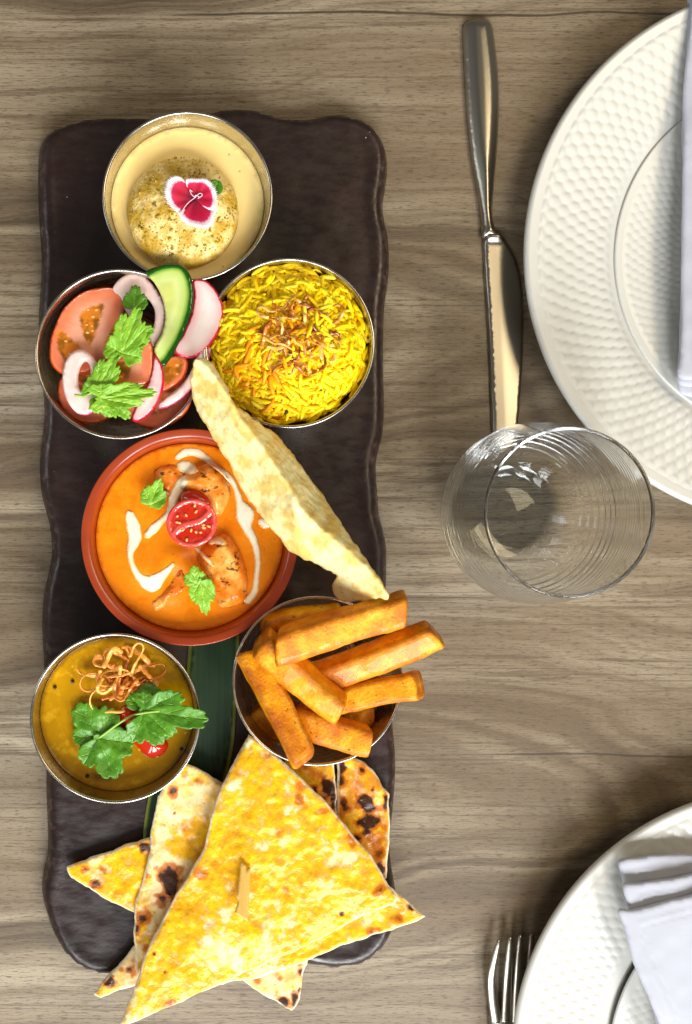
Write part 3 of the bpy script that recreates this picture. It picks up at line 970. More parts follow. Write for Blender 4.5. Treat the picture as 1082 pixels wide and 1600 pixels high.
leafy('leaf', Zp(560, 470), Zp(692, 405), .6, L3, 6.0, 6.05, MAT['leaf'], sp, 13, cup=.2)
leafy('leaf', Zp(545, 490), Zp(615, 600), .62, L3, 6.0, 5.95, MAT['leaf'], sp, 17, cup=.15)
leafy('leaf', Zp(385, 800), Zp(705, 768), .33, L5, 6.15, 6.2, MAT['leaf'], sp, 14, cup=.22)
leafy('leaf', Zp(430, 800), Zp(555, 915), .55, L3, 6.05, 5.95, MAT['leaf'], sp, 15, cup=.15)
leafy('leaf', Zp(360, 770), Zp(480, 545), .42, L5, 6.0, 6.15, MAT['leaf'], sp, 16, cup=.2)
leafy('leaf', Zp(370, 790), Zp(440, 910), .6, L3, 6.0, 5.85, MAT['leaf'], sp, 18, cup=.15)
for pts, z in (([(240, 782), (290, 788), (340, 765), (400, 720), (450, 620), (520, 540)], 6.05), ([(340, 765), (400, 790), (480, 790)], 6.1)):
    tube('stem', catmull([(*P(*Zp(*q), z)[:2], z) for q in pts], 20, False), .075, MAT['stem'], sp)

# ------------------------------------------------------------------ rice
rice = thing('rice_mound', (pr[0], pr[1], BZ + 2.2), 'mound of long yellow rice grains in the steel bowl', 'rice')
def zrice(x, y, d=None):
    r = np.hypot(x - pr[0], y - pr[1])
    return 4.85 + 1.2 * np.clip(1 - (r / 4.2) ** 2, 0, 1) + .16 * fbm(x * .9, y * .9, 41)
slab('packed_rice', circ(pr[0], pr[1], 3.9), .18, lambda x, y, d: zrice(x, y) - .07 + .10 * fbm(x * 3, y * 3, 5) - .25 * np.exp(-d / .3), lambda x, y, d: 4.0 - np.clip(d * .3, 0, .4), MAT['rice_bed'], parent=rice)['kind'] = 'stuff'
def grain_mesh(seed, L):
    rg = np.random.default_rng(seed)
    t = np.linspace(-1, 1, 9)
    pts = np.c_[t * L / 2, rg.uniform(-.10, .10) * (1 - t * t) * 1.6, rg.uniform(.0, .08) * (1 - t * t)]
    rad = .122 * np.clip(1 - np.abs(t) ** 5, .25, 1) * (1 + .06 * rg.standard_normal(9))
    return tube_geo(pts, rad, 6, .85)
grains = []
for i in range(6):
    V, F = grain_mesh(i, .92 + .08 * i)
    me = bpy.data.meshes.new('grain')
    me.from_pydata((V * .01).tolist(), [], F)
    me.polygons.foreach_set('use_smooth', [True] * len(me.polygons))
    me.materials.append(MAT['rice'])
    me2 = me.copy()
    me2.materials[0] = MAT['rice_orange']
    grains.append((me, V, F, me2))
ostain = [(np.array(P(*q, 6)[:2]), s) for q, s in (((415, 585), 1.5), ((440, 520), 1.4), ((390, 640), 1.0), ((470, 560), .9))]
rng = np.random.default_rng(11)
def grain_pose(lift, rmax=4.0):
    while True:
        r = rmax * math.sqrt(rng.uniform()); a = rng.uniform(0, 6.283)
        x, y = pr[0] + r * math.cos(a), pr[1] + r * math.sin(a)
        az = rng.uniform(0, 6.283)
        if r > 3.45 and abs(math.cos(az - a)) > .45: continue
        break
    e = .05
    f = lambda X, Y: float(zrice(np.array(X), np.array(Y)))
    gx = (f(x + e, y) - f(x - e, y)) / (2 * e); gy = (f(x, y + e) - f(x, y - e)) / (2 * e)
    sl = gx * math.cos(az) + gy * math.sin(az)
    pitch = -math.atan(sl) + rng.normal(0, .24)
    return (x, y, f(x, y) + lift), az, pitch
for i in range(300):
    p, az, pt = grain_pose(rng.uniform(-.04, .24))
    st = max(math.exp(-((p[0] - c_[0]) ** 2 + (p[1] - c_[1]) ** 2) / s ** 2) for c_, s in ostain)
    o = bpy.data.objects.new('grain', grains[i % 6][3 if rng.uniform() < st * .9 else 0])
    COL.objects.link(o)
    o.parent = rice
    o.location = Vector(p) * .01 - rice.location
    o.rotation_euler = (rng.uniform(0, 6.28), pt, az)
V = []; F = []; b0 = 0
for i in range(1700):
    p, az, pt = grain_pose(rng.uniform(-.24, .04))
    _, gv, gf, _m = grains[i % 6]
    Mx = (Matrix.Rotation(az, 3, 'Z') @ Matrix.Rotation(pt, 3, 'Y'))
    V.append(gv @ np.array(Mx).T + np.array(p)); F += [tuple(q + b0 for q in f) for f in gf]; b0 += len(gv)
finish('loose_grains', np.vstack(V), F, MAT['rice'], parent=rice)['kind'] = 'stuff'
zr = zoom(320, 390, 3.864)
for (x, y, s) in ((710, 840, .20), (590, 415, .11), (500, 970, .13)):
    q = P(*zr([(x, y)])[0], 6.1)
    zz = float(zrice(np.array(q[0]), np.array(q[1]))) + .12
    o = slab('spice_seed', roughen(circ(q[0], q[1], s, 18), .04, 3, int(x)), .07, lambda X, Y, d: zz + .16 * np.sqrt(np.clip(d / s, 0, 1)), lambda X, Y, d: zz - .02 + X * 0, MAT['spice'])
    tag(o, {710: 'largest dark spice seed, low on the yellow rice', 590: 'dark spice seed among the fried onion on the rice', 500: 'dark spice seed at the bottom edge of the rice'}[x], 'spice')

def tangle(name, center, rx, ry, zf, n, mat, label, seed, rad=(.05, .09), length=(1.2, 3.2), lift=(.12, .5), curl=.9, flat=(.28, .6)):
    rg = np.random.default_rng(seed)
    t = thing(name, (*center, float(zf(np.array(center[0]), np.array(center[1])))), label, 'fried onion')
    for i in range(n):
        a = rg.uniform(0, 6.28); rr = math.sqrt(rg.uniform()) * .85
        x, y = center[0] + rx * rr * math.cos(a), center[1] + ry * rr * math.sin(a)
        h = rg.uniform(0, 6.28); cur = rg.normal(0, 1.1)
        L = rg.uniform(*length); st = .16
        z = rg.uniform(*lift)
        pts = []
        for s in range(int(L / st)):
            zz = float(zf(np.array(x), np.array(y)))
            pts.append((x, y, zz + max(.05, z + .10 * math.sin(s * .9 + i))))
            cur += rg.normal(0, curl); cur *= .86
            h += cur * st * 1.5
            ex = ((x - center[0]) / rx) ** 2 + ((y - center[1]) / ry) ** 2
            if ex > .75:
                back = math.atan2(center[1] - y, center[0] - x)
                h += .65 * math.sin(back - h)
            x += math.cos(h) * st; y += math.sin(h) * st
            z += rg.normal(0, .05)
        if len(pts) < 4: continue
        p = catmull(pts, len(pts) * 2, False)
        r0 = rg.uniform(*rad)
        rr_ = r0 * (1 + .35 * fbm(np.arange(len(p)) * .35, np.zeros(len(p)) + i, seed))
        rr_[0] *= .4; rr_[-1] *= .4
        tube('shred', p, rr_, mat, t, 6, rg.uniform(*flat), rg.uniform(-.12, .12))
    return t
q = P(*zr([(560, 520)])[0], 6.2)
tangle('fried_onion', q[:2], 2.3, 2.0, zrice, 56, MAT['crisp'], 'tangle of dark brown fried onion shreds on the yellow rice', 5, rad=(.05, .13), length=(.9, 2.4), lift=(.14, .45), curl=.8, flat=(.16, .4))

# ------------------------------------------------------------------ curry
zc = zoom(120, 660, 3.006)
ZC = BZ + 2.9
def Wc(pts, z=ZC + .1): return W(zc(pts), z)
bumps = [((330, 690), .9, .22), ((470, 640), .75, .28), ((430, 250), .8, .20), ((440, 800), .7, .16), ((260, 640), .8, .10), ((650, 470), 1.2, .10)]
bw = [(np.array(Wc([c_])[0]), s, h) for c_, s, h in bumps]
def zcur(x, y):
    z = ZC + .04 * fbm(x * .7, y * .7, 51) + x * 0
    for c_, s, h in bw:
        z = z + h * np.exp(-(((x - c_[0]) ** 2 + (y - c_[1]) ** 2) / s ** 2))
    return z
o = slab('curry_sauce', circ(pc[0], pc[1], 4.84, 110), .16, lambda x, y, d: zcur(x, y) * np.clip(d / .5, 0, 1) + ZC * (1 - np.clip(d / .5, 0, 1)) + .06 * np.exp(-d / .08), lambda x, y, d: ZC - .8 + np.clip(.4 - d * .5, 0, .4), MAT['curry'])
tag(o, 'smooth orange curry sauce filling the terracotta bowl', 'sauce')
tops = []
def chunk(name, pts, h, label, seed, mat='chicken', cat='chicken'):
    h *= 1.2
    ol = roughen(resample(catmull(Wc(pts), 26), .12), .10, 1.3, seed)
    f = lambda x, y, d: ZC - .05 + h * np.clip(d / .6, 0, 1) ** .42 + (.16 * fbm(x * 1.6, y * 1.6, seed, 4) - .10 * np.abs(np.sin((x * .8 + y * .6) * 2.2 + seed))) * np.clip(d / .3, 0, 1)
    tops.append((ol, f))
    o = slab(name, ol, .11, f, lambda x, y, d: ZC - .3 + x * 0, MAT[mat])
    return tag(o, label, cat, 'chicken pieces in the curry' if cat == 'chicken' else None)
chunk('chicken_piece', [(500, 250), (560, 205), (640, 195), (695, 235), (718, 300), (712, 370), (680, 430), (645, 440), (600, 380), (530, 330), (480, 300)], .70, 'chicken piece above the halved cherry tomato in the curry', 1)
chunk('chicken_piece', [(575, 640), (600, 570), (660, 525), (710, 525), (760, 585), (795, 670), (812, 760), (790, 840), (730, 868), (670, 870), (640, 800), (600, 720)], .85, 'largest chicken piece with grill marks, lower right in the curry', 2)
chunk('chicken_piece', [(360, 230), (430, 190), (490, 210), (510, 270), (480, 340), (420, 370), (370, 330)], .40, 'sauce-covered chicken piece beside the upper coriander leaf in the curry', 3)
chunk('chicken_piece', [(350, 850), (400, 790), (460, 700), (500, 680), (515, 750), (500, 800), (420, 860), (370, 890)], .36, 'chicken piece left of the lower coriander leaf in the curry', 4)
def ztop(x, y):
    z = zcur(x, y)
    p = np.c_[np.ravel(x), np.ravel(y)]
    zz = np.ravel(z * 1.0).copy()
    for ol, f in tops:
        ins = inside(p, ol)
        if ins.any():
            d = seg_dist(p[ins], ol)
            zz[ins] = np.maximum(zz[ins], f(p[ins, 0], p[ins, 1], d))
    return zz.reshape(np.shape(z))
def stroke(pts, widths, seed):
    n = 70
    path = catmull(Wc(pts), n, False)
    w = np.interp(np.linspace(0, 1, len(path)), np.linspace(0, 1, len(widths)), widths) * PX(ZC) / 3.006 / 2
    w = w * (1 + .16 * fbm(np.arange(len(path)) * .22, np.zeros(len(path)) + seed, seed))
    T = np.gradient(path, axis=0); T /= np.linalg.norm(T, axis=1, keepdims=True)
    N = np.c_[-T[:, 1], T[:, 0]]
    e1 = path[-1] + T[-1] * w[-1] * .8; e0 = path[0] - T[0] * w[0] * .8
    return np.vstack([path + N * w[:, None], [e1], (path - N * w[:, None])[::-1], [e0]])
def drizzle(pts, widths, seed, label):
    ol = stroke(pts, widths, seed)
    f = lambda x, y, d: ztop(x, y) + .008 + .055 * np.clip(d / .22, 0, 1) ** .7
    o = slab('cream_drizzle', ol, .09, f, lambda x, y, d: ztop(x, y) - .03, MAT['cream'], seed=seed)
    tag(o, label, 'cream', 'cream drizzled on the curry')
drizzle([(470, 165), (510, 140), (570, 142), (640, 195), (710, 250), (748, 310), (765, 370), (790, 430), (800, 490), (835, 560), (852, 640), (846, 720), (838, 790), (800, 845)], [30, 44, 46, 30, 34, 30, 44, 92, 56, 40, 34, 32, 42, 36], 1, 'long cream streak down the right side of the curry')
drizzle([(245, 425), (262, 480), (272, 540), (252, 610), (262, 670), (300, 730), (350, 755), (400, 720), (440, 680), (456, 662)], [46, 62, 70, 32, 28, 44, 82, 50, 24, 20], 2, 'hooked cream streak on the left side of the curry')
drizzle([(505, 265), (480, 310), (455, 360), (435, 420), (400, 460), (360, 500), (328, 532)], [50, 52, 46, 30, 34, 44, 38], 3, 'cream streak running down beside the cherry tomato')
drizzle([(480, 200), (520, 212), (560, 225)], [40, 70, 36], 4, 'small cream blot at the top of the curry')
drizzle([(862, 462), (882, 472), (905, 476)], [34, 54, 40], 5, 'small cream drop beside the papadum edge')
drizzle([(560, 590), (600, 630), (640, 670)], [18, 20, 14], 6, 'thin cream line on the largest chicken piece')
drizzle([(620, 560), (655, 552), (690, 562)], [26, 40, 26], 7, 'cream spot right under the cherry tomato')
# cherry tomato half and its backing piece
tz = ZC + 1.15
o_ = catmull(W(zc([(490, 340), (530, 312), (585, 318), (625, 350), (635, 390), (560, 400), (500, 390)]), ZC + .8), 40)
o = slab('tomato_piece', o_, .09, lambda x, y, d: ZC + .35 + .55 * np.clip(d / .6, 0, 1) ** .5, lambda x, y, d: ZC + .1 + x * 0, MAT['tomato_skin'])
tag(o, 'shiny red tomato skin piece behind the halved cherry tomato', 'tomato')
cc = np.array(P(*zc([(540, 472)])[0], tz)[:2])
ct = thing('cherry_tomato_half', (cc[0], cc[1], ZC + .3), 'halved red cherry tomato with cut face up on the curry', 'cherry tomato')
sr = PX(tz) / 3.006
ol = catmull(W(zc(ell(540, 472, 120, 114, -.3)), tz), 60)
def tgel(x, y, d):
    ca, sa = math.cos(.55), math.sin(.55)
    u = (x - cc[0]) * ca + (y - cc[1]) * sa; v = -(x - cc[0]) * sa + (y - cc[1]) * ca
    g = np.clip((np.abs(v + .12 * np.sin(u * 3)) - .08) / .10, 0, 1) * np.clip((d - .16) / .08, 0, 1)
    return g * (.72 + .28 * np.clip(2 * fbm(x * 3, y * 3, 8) + .5, 0, 1))
slab('cut_face', ol, .06, lambda x, y, d: tz + .12 * (x - cc[0]) * .3 + .05 * np.clip(d / .1, 0, 1) - .09 * tgel(x, y, d) + .03 * fbm(x * 5, y * 5, 3), lambda x, y, d: tz - .04 + .036 * (x - cc[0]), MAT['cherry'], parent=ct, attrs={'gel': tgel})
rgs = np.random.default_rng(4)
for i in range(15):
    while True:
        a = rgs.uniform(0, 6.283); q = rgs.uniform(.35, .92)
        x_, y_ = cc[0] + q * math.cos(a), cc[1] + q * math.sin(a)
        if tgel(np.array([x_]), np.array([y_]), np.array([.5]))[0] > .6: break
    u_ = np.array([math.cos(a + rgs.normal(0, .4)), math.sin(a + rgs.normal(0, .4)), 0])
    p_ = [np.array([x_, y_, tz + .02 + .036 * (x_ - cc[0])]) + u_ * s_ for s_ in (-.10, -.06, 0, .06, .10)]
    tube('seed', p_, np.array([.02, .055, .07, .055, .02]), MAT['tomato_seed'], ct, 7, .6)
slab('skin', cc + (ol - cc) * 1.0, .10, lambda x, y, d: tz - .035 + .036 * (x - cc[0]), lambda x, y, d: tz - .06 - .9 * np.sqrt(np.clip(1 - (1 - np.clip(d / 1.15, 0, 1)) ** 2, 0, 1)), MAT['tomato_skin'], parent=ct)
def Cp(x, y): return zc([(x, y)])[0]
o = leafy('coriander_leaf', Cp(345, 390), Cp(395, 262), .55, L3, ZC + .55, ZC + .75, MAT['leaf'], seed=21, cup=.2)
tag(o, 'small coriander leaf at the upper left of the curry', 'coriander')
t = thing('coriander_sprig', (*P(*Cp(580, 760), ZC + .8)[:2], ZC + .5), 'coriander sprig hanging down below the cherry tomato in the curry', 'coriander')
leafy('leaf', Cp(560, 760), Cp(550, 672), .75, L3, ZC + 1.0, ZC + 1.1, MAT['leaf'], t, 22, cup=.2)
leafy('leaf', Cp(580, 745), Cp(610, 905), .46, L3, ZC + 1.05, ZC + .75, MAT['leaf'], t, 23, cup=.2)
tube('stem', catmull([(*P(*Cp(*q), ZC + 1.0)[:2], ZC + .98) for q in ((560, 735), (575, 760), (595, 800))], 8, False), .05, MAT['stem'], t)

# ------------------------------------------------------------------ lentil soup
zd = zoom(30, 970, 3.279)
def Dp(x, y): return zd([(x, y)])[0]
ZD = BZ + 3.05
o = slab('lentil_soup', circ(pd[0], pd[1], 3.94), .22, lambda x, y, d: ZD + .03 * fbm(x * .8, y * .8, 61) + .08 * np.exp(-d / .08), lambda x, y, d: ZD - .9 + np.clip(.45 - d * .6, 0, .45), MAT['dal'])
tag(o, 'golden yellow lentil soup in the lower left steel bowl', 'soup')
o_ = catmull(W(zd([(520, 450), (570, 432), (630, 440), (680, 500), (740, 590), (765, 640), (730, 690), (660, 700), (600, 640), (540, 580), (500, 520)]), ZD), 60)
o = slab('tomato_piece', o_, .10, lambda x, y, d: ZD + .02 + .45 * np.clip(d / .8, 0, 1) ** .6, lambda x, y, d: ZD - .2 + x * 0, MAT['tomato_skin'])
tag(o, 'red tomato piece half sunk in the lentil soup', 'tomato')
t = thing('coriander_sprig', (*P(*Dp(405, 600), ZD + .5)[:2], ZD + .2), 'large three-leaved coriander sprig over the lentil soup', 'coriander')
leafy('leaf', Dp(405, 600), Dp(300, 420), .85, [(0, 1, 46), (-60, .72, 36), (62, .95, 40)], ZD + .35, ZD + .35, MAT['leaf_dark'], t, 31, cup=.15)
leafy('leaf', Dp(400, 600), Dp(500, 815), .80, [(0, 1, 40), (-62, .98, 38), (58, .78, 36)], ZD + .45, ZD + .55, MAT['leaf_dark'], t, 32, cup=.22)
leafy('leaf', Dp(640, 470), Dp(975, 500), .62, [(0, 1, 30), (-48, .78, 30), (50, .72, 32), (100, .36, 30), (-95, .5, 34)], ZD + .9, ZD + 1.75, MAT['leaf_dark'], t, 33, cup=.2)
leafy('leaf', Dp(640, 475), Dp(740, 640), .85, L3, ZD + .95, ZD + .9, MAT['leaf_dark'], t, 34, cup=.2)
leafy('leaf', Dp(635, 465), Dp(690, 325), .95, [(0, 1, 52), (-64, .8, 40), (60, .8, 36)], ZD + .75, ZD + .5, MAT['leaf_dark'], t, 35, cup=.1)
tube('stem', catmull([(*P(*Dp(x, y), z)[:2], z) for x, y, z in ((385, 615, ZD + .3), (430, 585, ZD + .5), (520, 520, ZD + .8), (600, 480, ZD + .95), (720, 462, ZD + 1.1))], 18, False), .06, MAT['stem'], t)
zdal = lambda x, y: ZD + .05 + x * 0
q = P(*Dp(555, 250), ZD + .4)
tangle('fried_onion', q[:2], 1.8, 1.25, zdal, 24, MAT['crisp_light'], 'tangle of golden fried onion strands on the lentil soup', 9, rad=(.07, .14), length=(1.4, 3.2), lift=(.1, .7), curl=.22, flat=(.2, .5))
t = [o_ for o_ in bpy.data.objects if o_.name.startswith('fried_onion.')][0]
for (cx, cy, r, zz) in ((385, 315, 55, .55), (460, 410, 75, .5)):
    a = np.linspace(.6, 6.2, 30)
    wob = lambda s: 1 + .22 * math.sin(2 * s + cx) + .10 * math.sin(3 * s + 1)
    pts = [(*P(*Dp(cx + r * 1.15 * wob(s) * math.cos(s), cy + r * wob(s) * math.sin(s)), ZD + zz)[:2], ZD + zz + .14 * math.sin(2 * s)) for s in a]
    tube('shred', pts, .075, MAT['crisp_light'], t, 6, .5, .05)
ctr = 0
for (x, y) in ((182, 343), (273, 313), (107, 580), (350, 798), (832, 660)):
    q = P(*Dp(x, y), ZD + .1)
    o = slab('mustard_seed', circ(q[0], q[1], .10, 14), .05, lambda X, Y, d: ZD + .06 + .09 * np.sqrt(np.clip(d / .1, 0, 1)), lambda X, Y, d: ZD + .01 + X * 0, MAT['mustard_seed'])
    tag(o, {182: 'black mustard seed at the upper left of the lentil soup', 273: 'black mustard seed left of the golden onion strands in the soup', 107: 'black mustard seed nearest the left rim of the soup bowl', 350: 'black mustard seed nearest the bottom of the lentil soup', 832: 'black mustard seed under the right coriander leaf near the soup rim'}[x], 'mustard seed', 'mustard seeds on the lentil soup')

# ------------------------------------------------------------------ fried batons
zf_ = zoom(360, 910, 3.182)
def fry(a, b, za, zb, w, h, roll, seed, label):
    rg = np.random.default_rng(seed)
    w *= 1.20; h *= 1.12
    A = np.array(P(*zf_([a])[0], za)); B = np.array(P(*zf_([b])[0], zb))
    T = B - A; L = np.linalg.norm(T); T /= L
    u = np.cross([0, 0, 1], T); u /= np.linalg.norm(u); v = np.cross(T, u)
    c, s = math.cos(roll), math.sin(roll)
    u, v = u * c + v * s, v * c - u * s
    n, k = 30, 36
    V = []; F = []; C = []
    t = np.r_[0, .012, .03, np.linspace(.06, .94, n - 6), .97, .988, 1]
    tap = rg.uniform(.0, .14)
    sl0, sl1 = rg.uniform(-.35, .35, 2), rg.uniform(-.35, .35, 2)
    for i, tt in enumerate(t):
        de = min(tt, 1 - tt) * L
        end = math.sqrt(max(0, 1 - (1 - min(de / .24, 1)) ** 2))
        sc_ = (.80 + .20 * end) * (1 - tap * abs(tt - .4)) if 0 < i < len(t) - 1 else .70
        bend = .10 * math.sin(tt * 3.1) * rg.choice([1]) * (1 if seed % 2 else -1)
        wl = 1 + .10 * float(fbm(np.array(tt * 3.), np.array(seed * 3.1), seed)); hl = 1 + .10 * float(fbm(np.array(tt * 3.), np.array(seed * 5.7), seed + 9))
        for j in range(k):
            th = 2 * math.pi * (j + .5) / k
            ca, sa = math.cos(th), math.sin(th)
            e = 5.6
            r = (abs(ca) ** e + abs(sa) ** e) ** (-1 / e)
            r *= 1 + .055 * float(fbm(np.array(tt * L * 1.6), np.array(th * 1.3 + seed), seed, 3))
            pu, pv = r * ca * w / 2 * sc_ * wl, r * sa * h / 2 * sc_ * hl
            slant = (sl0[0] * pu + sl0[1] * pv) * max(0, 1 - tt * 4) + (sl1[0] * pu + sl1[1] * pv) * max(0, tt * 4 - 3)
            V.append(A + T * (tt * L + slant) + u * (pu + bend) + v * pv)
            C.append(max(0, (abs(ca * sa) * 2 - .55) / .45) * .8 + (1 - end) * .9)
    for i in range(len(t) - 1):
        for j in range(k):
            l = (j + 1) % k
            F.append((i * k + j, i * k + l, (i + 1) * k + l, (i + 1) * k + j))
    # caps
    for base, flip, cen in ((0, True, A), ((len(t) - 1) * k, False, B)):
        ci = len(V)
        V.append(np.mean(V[base:base + k], axis=0)); C.append(.5)
        for j in range(k):
            l = (j + 1) % k
            F.append((ci, base + l, base + j) if flip else (ci, base + j, base + l))
    o = finish('fried_baton', V, F, MAT['fry'], attrs={'corner': C}, angle=None)
    tag(o, label, 'fried baton', 'fried batons in the steel bowl')
fry((560, 665), (700, 640), 3.6, 3.7, 1.2, 1.1, .1, 8, 'fried baton mostly hidden at the bottom, under the right-hand batons')
fry((110, 640), (230, 770), 3.3, 3.4, 1.1, 1.0, .2, 9, 'fried baton end hidden deep at the left of the bowl')
fry((160, 225), (560, 165), 5.0, 5.0, 1.05, 1.0, .5, 7, 'dark fried baton at the top behind the longest baton')
fry((325, 670), (690, 790), 4.9, 5.75, 1.32, 1.2, .12, 6, 'fried baton lowest in the bowl, pointing right to the rim')
fry((500, 605), (945, 510), 5.0, 6.35, 1.12, 1.1, -.15, 3, 'short fried baton sticking out right over the rim, third from top')
fry((390, 490), (1025, 252), 5.2, 6.9, 1.22, 1.2, .35, 2, 'fried baton reaching furthest right over the rim')
fry((85, 345), (370, 890), 5.2, 6.35, 1.18, 1.15, -.15, 5, 'fried baton at the far left leaning over the bottom rim')
fry((150, 290), (555, 640), 6.1, 6.35, 1.35, 1.25, .5, 4, 'fried baton crossing diagonally in the middle of the bowl')
fry((230, 328), (875, 130), 7.0, 7.3, 1.38, 1.3, .22, 1, 'longest fried baton lying on top of the bowl')

# ------------------------------------------------------------------ papadum
zp = zoom(280, 550, 3.279)
pp = [(65, 120), (60, 170), (95, 290), (145, 372), (180, 440), (215, 490), (290, 620), (370, 760), (450, 870), (530, 960), (600, 1040), (700, 1090), (770, 1125), (812, 1148), (803, 1190), (815, 1240), (830, 1272), (862, 1292), (910, 1282),
    (960, 1278), (1000, 1256), (1040, 1252), (1022, 1190), (960, 1090), (880, 960), (830, 860), (770, 765), (720, 690), (660, 610), (610, 550), (530, 450), (430, 380), (360, 335), (300, 300), (265, 250), (220, 150), (180, 90), (130, 52), (85, 65)]
ZP = 7.0
po = roughen(catmull(W(zp(pp), ZP), 300), .10, 3.0, 3)
ridge = catmull(W(zp([(60, 40), (150, 120), (240, 250), (330, 390), (440, 540), (540, 690), (600, 800), (700, 900), (830, 1010), (950, 1120), (1060, 1260)]), ZP), 60, False)
fold2 = catmull(W(zp([(570, 760), (590, 900), (640, 1060)]), ZP), 16, False)
def zpap(x, y, d):
    p = np.c_[x, y]
    dr = seg_dist(p, ridge, False)
    f2 = seg_dist(p, fold2, False)
    return ZP + 1.7 - 1.75 * np.sqrt(dr ** 2 + .02) + .14 * fbm(x * .7, y * .7, 71) + .06 * fbm(x * 1.8, y * 1.8, 72, 3) + .035 * fbm(x * 4, y * 4, 73, 2) + .18 * np.exp(-(f2 / .25) ** 2)
o = sheet('papadum', po, .11, zpap, .06, MAT['papad'], rnd=.05)
tag(o, 'long blistered pale papadum resting across the bowl rims', 'papadum')

# ------------------------------------------------------------------ flatbread
zn = zoom(90, 1180, 3.49); zm = zoom(340, 1130, 3.091)
def bread(pts, z0, mat, label, seed, tilt=(0, 0), th=.32, wave=.16, rough=.10, dome=0.0, spots=()):
    pl = np.array(pts, float)
    o_ = roughen(resample(W(pts, z0), .16), rough, 1.1, seed)
    o_ = roughen(o_, rough * .35, 4.0, seed + 3)
    c_ = o_.mean(0)
    f = lambda x, y, d: z0 + tilt[0] * (x - c_[0]) + tilt[1] * (y - c_[1]) + wave * fbm(x * .45, y * .45, seed, 2) + .10 * fbm(x * 1.4, y * 1.4, seed + 5, 4) * np.clip(d / .2, .2, 1) + dome * np.clip(d / 2.5, 0, 1)
    sp_ = [(np.array(P(q[0], q[1], z0)[:2]), q[2] * PX(z0), q[3], q[4] if len(q) > 4 else 1.0) for q in spots]
    def chf(x, y, d):
        v = np.zeros(len(x))
        for c0, rr, st, asp in sp_:
            w_ = np.clip(1 + 1.1 * fbm(x * 2.0, y * 2.0, seed + 17, 4), .25, 2)
            v = np.maximum(v, st * np.exp(-(((x - c0[0]) / asp) ** 2 + ((y - c0[1]) * asp) ** 2) / (rr * w_) ** 2))
        return v
    o = sheet('flatbread_piece', o_, .12, f, th, MAT[mat], rnd=.14, seed=seed, attrs={'char': chf})
    return tag(o, label, 'flatbread', 'flatbread pieces at the foot of the board'), f
A1 = zm([(395, 210), (566, 195), (582, 440), (520, 520), (400, 420)])
bread([(448, 1180), (523, 1190), (528, 1275), (560, 1370), (430, 1300)], 1.75, 'naan_char', 'charred flatbread left of the white cut, under the batons bowl', 4, spots=[(511.5, 1230.3, 20.1, 1.4), (521.2, 1249.7, 12.9, 1.2, 0.7), (475.9, 1197.9, 7.8, 0.8), (495.3, 1210.9, 12.9, 0.5)])
bread([(526, 1192), (545, 1181), (572, 1192), (590, 1216), (610, 1242), (609, 1300), (605, 1372), (570, 1400), (528, 1300)], 1.80, 'naan_char', 'charred flatbread corner at the right edge of the board', 5, spots=[(571.3, 1251.3, 16.8, 1.2), (573.6, 1283.7, 14.9, 1.3, 1.4), (532.5, 1197.9, 11.0, 1.4), (531.5, 1219.0, 10.4, 1), (581.0, 1233.5, 9.1, 1), (566.5, 1202.8, 11.0, 0.8), (603.7, 1249.7, 11.6, 1.2, 0.7), (539.0, 1256.2, 12.9, 1, 0.8), (551.9, 1311.2, 12.9, 0.8), (595.6, 1356.5, 11.0, 1.2), (585.9, 1311.2, 19.4, 0.6), (560.0, 1227.1, 19.4, 0.5), (595.6, 1330.6, 12.9, 0.7), (572.9, 1298.2, 7.8, 1)])
bread([(104, 1354), (150, 1338), (232, 1308), (290, 1300), (300, 1430), (240, 1440), (205, 1424), (150, 1395), (112, 1372)], 1.85, 'naan_butter', 'flatbread tip pointing left, with brown spots', 6, spots=[(148.7, 1380.6, 10.9, 1), (158.8, 1357.7, 7.4, 0.8), (134.4, 1359.1, 6.3, 0.8), (226.1, 1321.8, 12.0, 1), (184.6, 1397.8, 14.3, 0.35)], tilt=(.03, 0))
bread([(147, 1553), (165, 1528), (211, 1478), (300, 1440), (340, 1500), (250, 1530), (190, 1545), (158, 1557)], 1.75, 'naan_pale', 'narrow flatbread tip at the lower left corner of the board', 7, spots=[(173.1, 1528.1, 12.0, 1.1), (201.7, 1512.4, 11.5, 0.8), (190.3, 1512.4, 10.0, 0.6)])
bread([(330, 1500), (420, 1455), (482, 1495), (474, 1530), (468, 1560), (456, 1579), (420, 1560), (376, 1531)], 1.80, 'naan_pale', 'flatbread corner with burnt edge poking out at the bottom', 8, spots=[(443.5, 1563.5, 12.3, 1.1), (460.3, 1565.1, 11.0, 1.4, 0.6), (467.8, 1544.1, 5.8, 1.2, 0.6), (471.0, 1518.2, 5.8, 1.2), (437.1, 1529.5, 7.8, 0.6), (401.5, 1531.2, 7.8, 0.55), (469.4, 1505.3, 7.8, 0.8)], tilt=(0, .0))
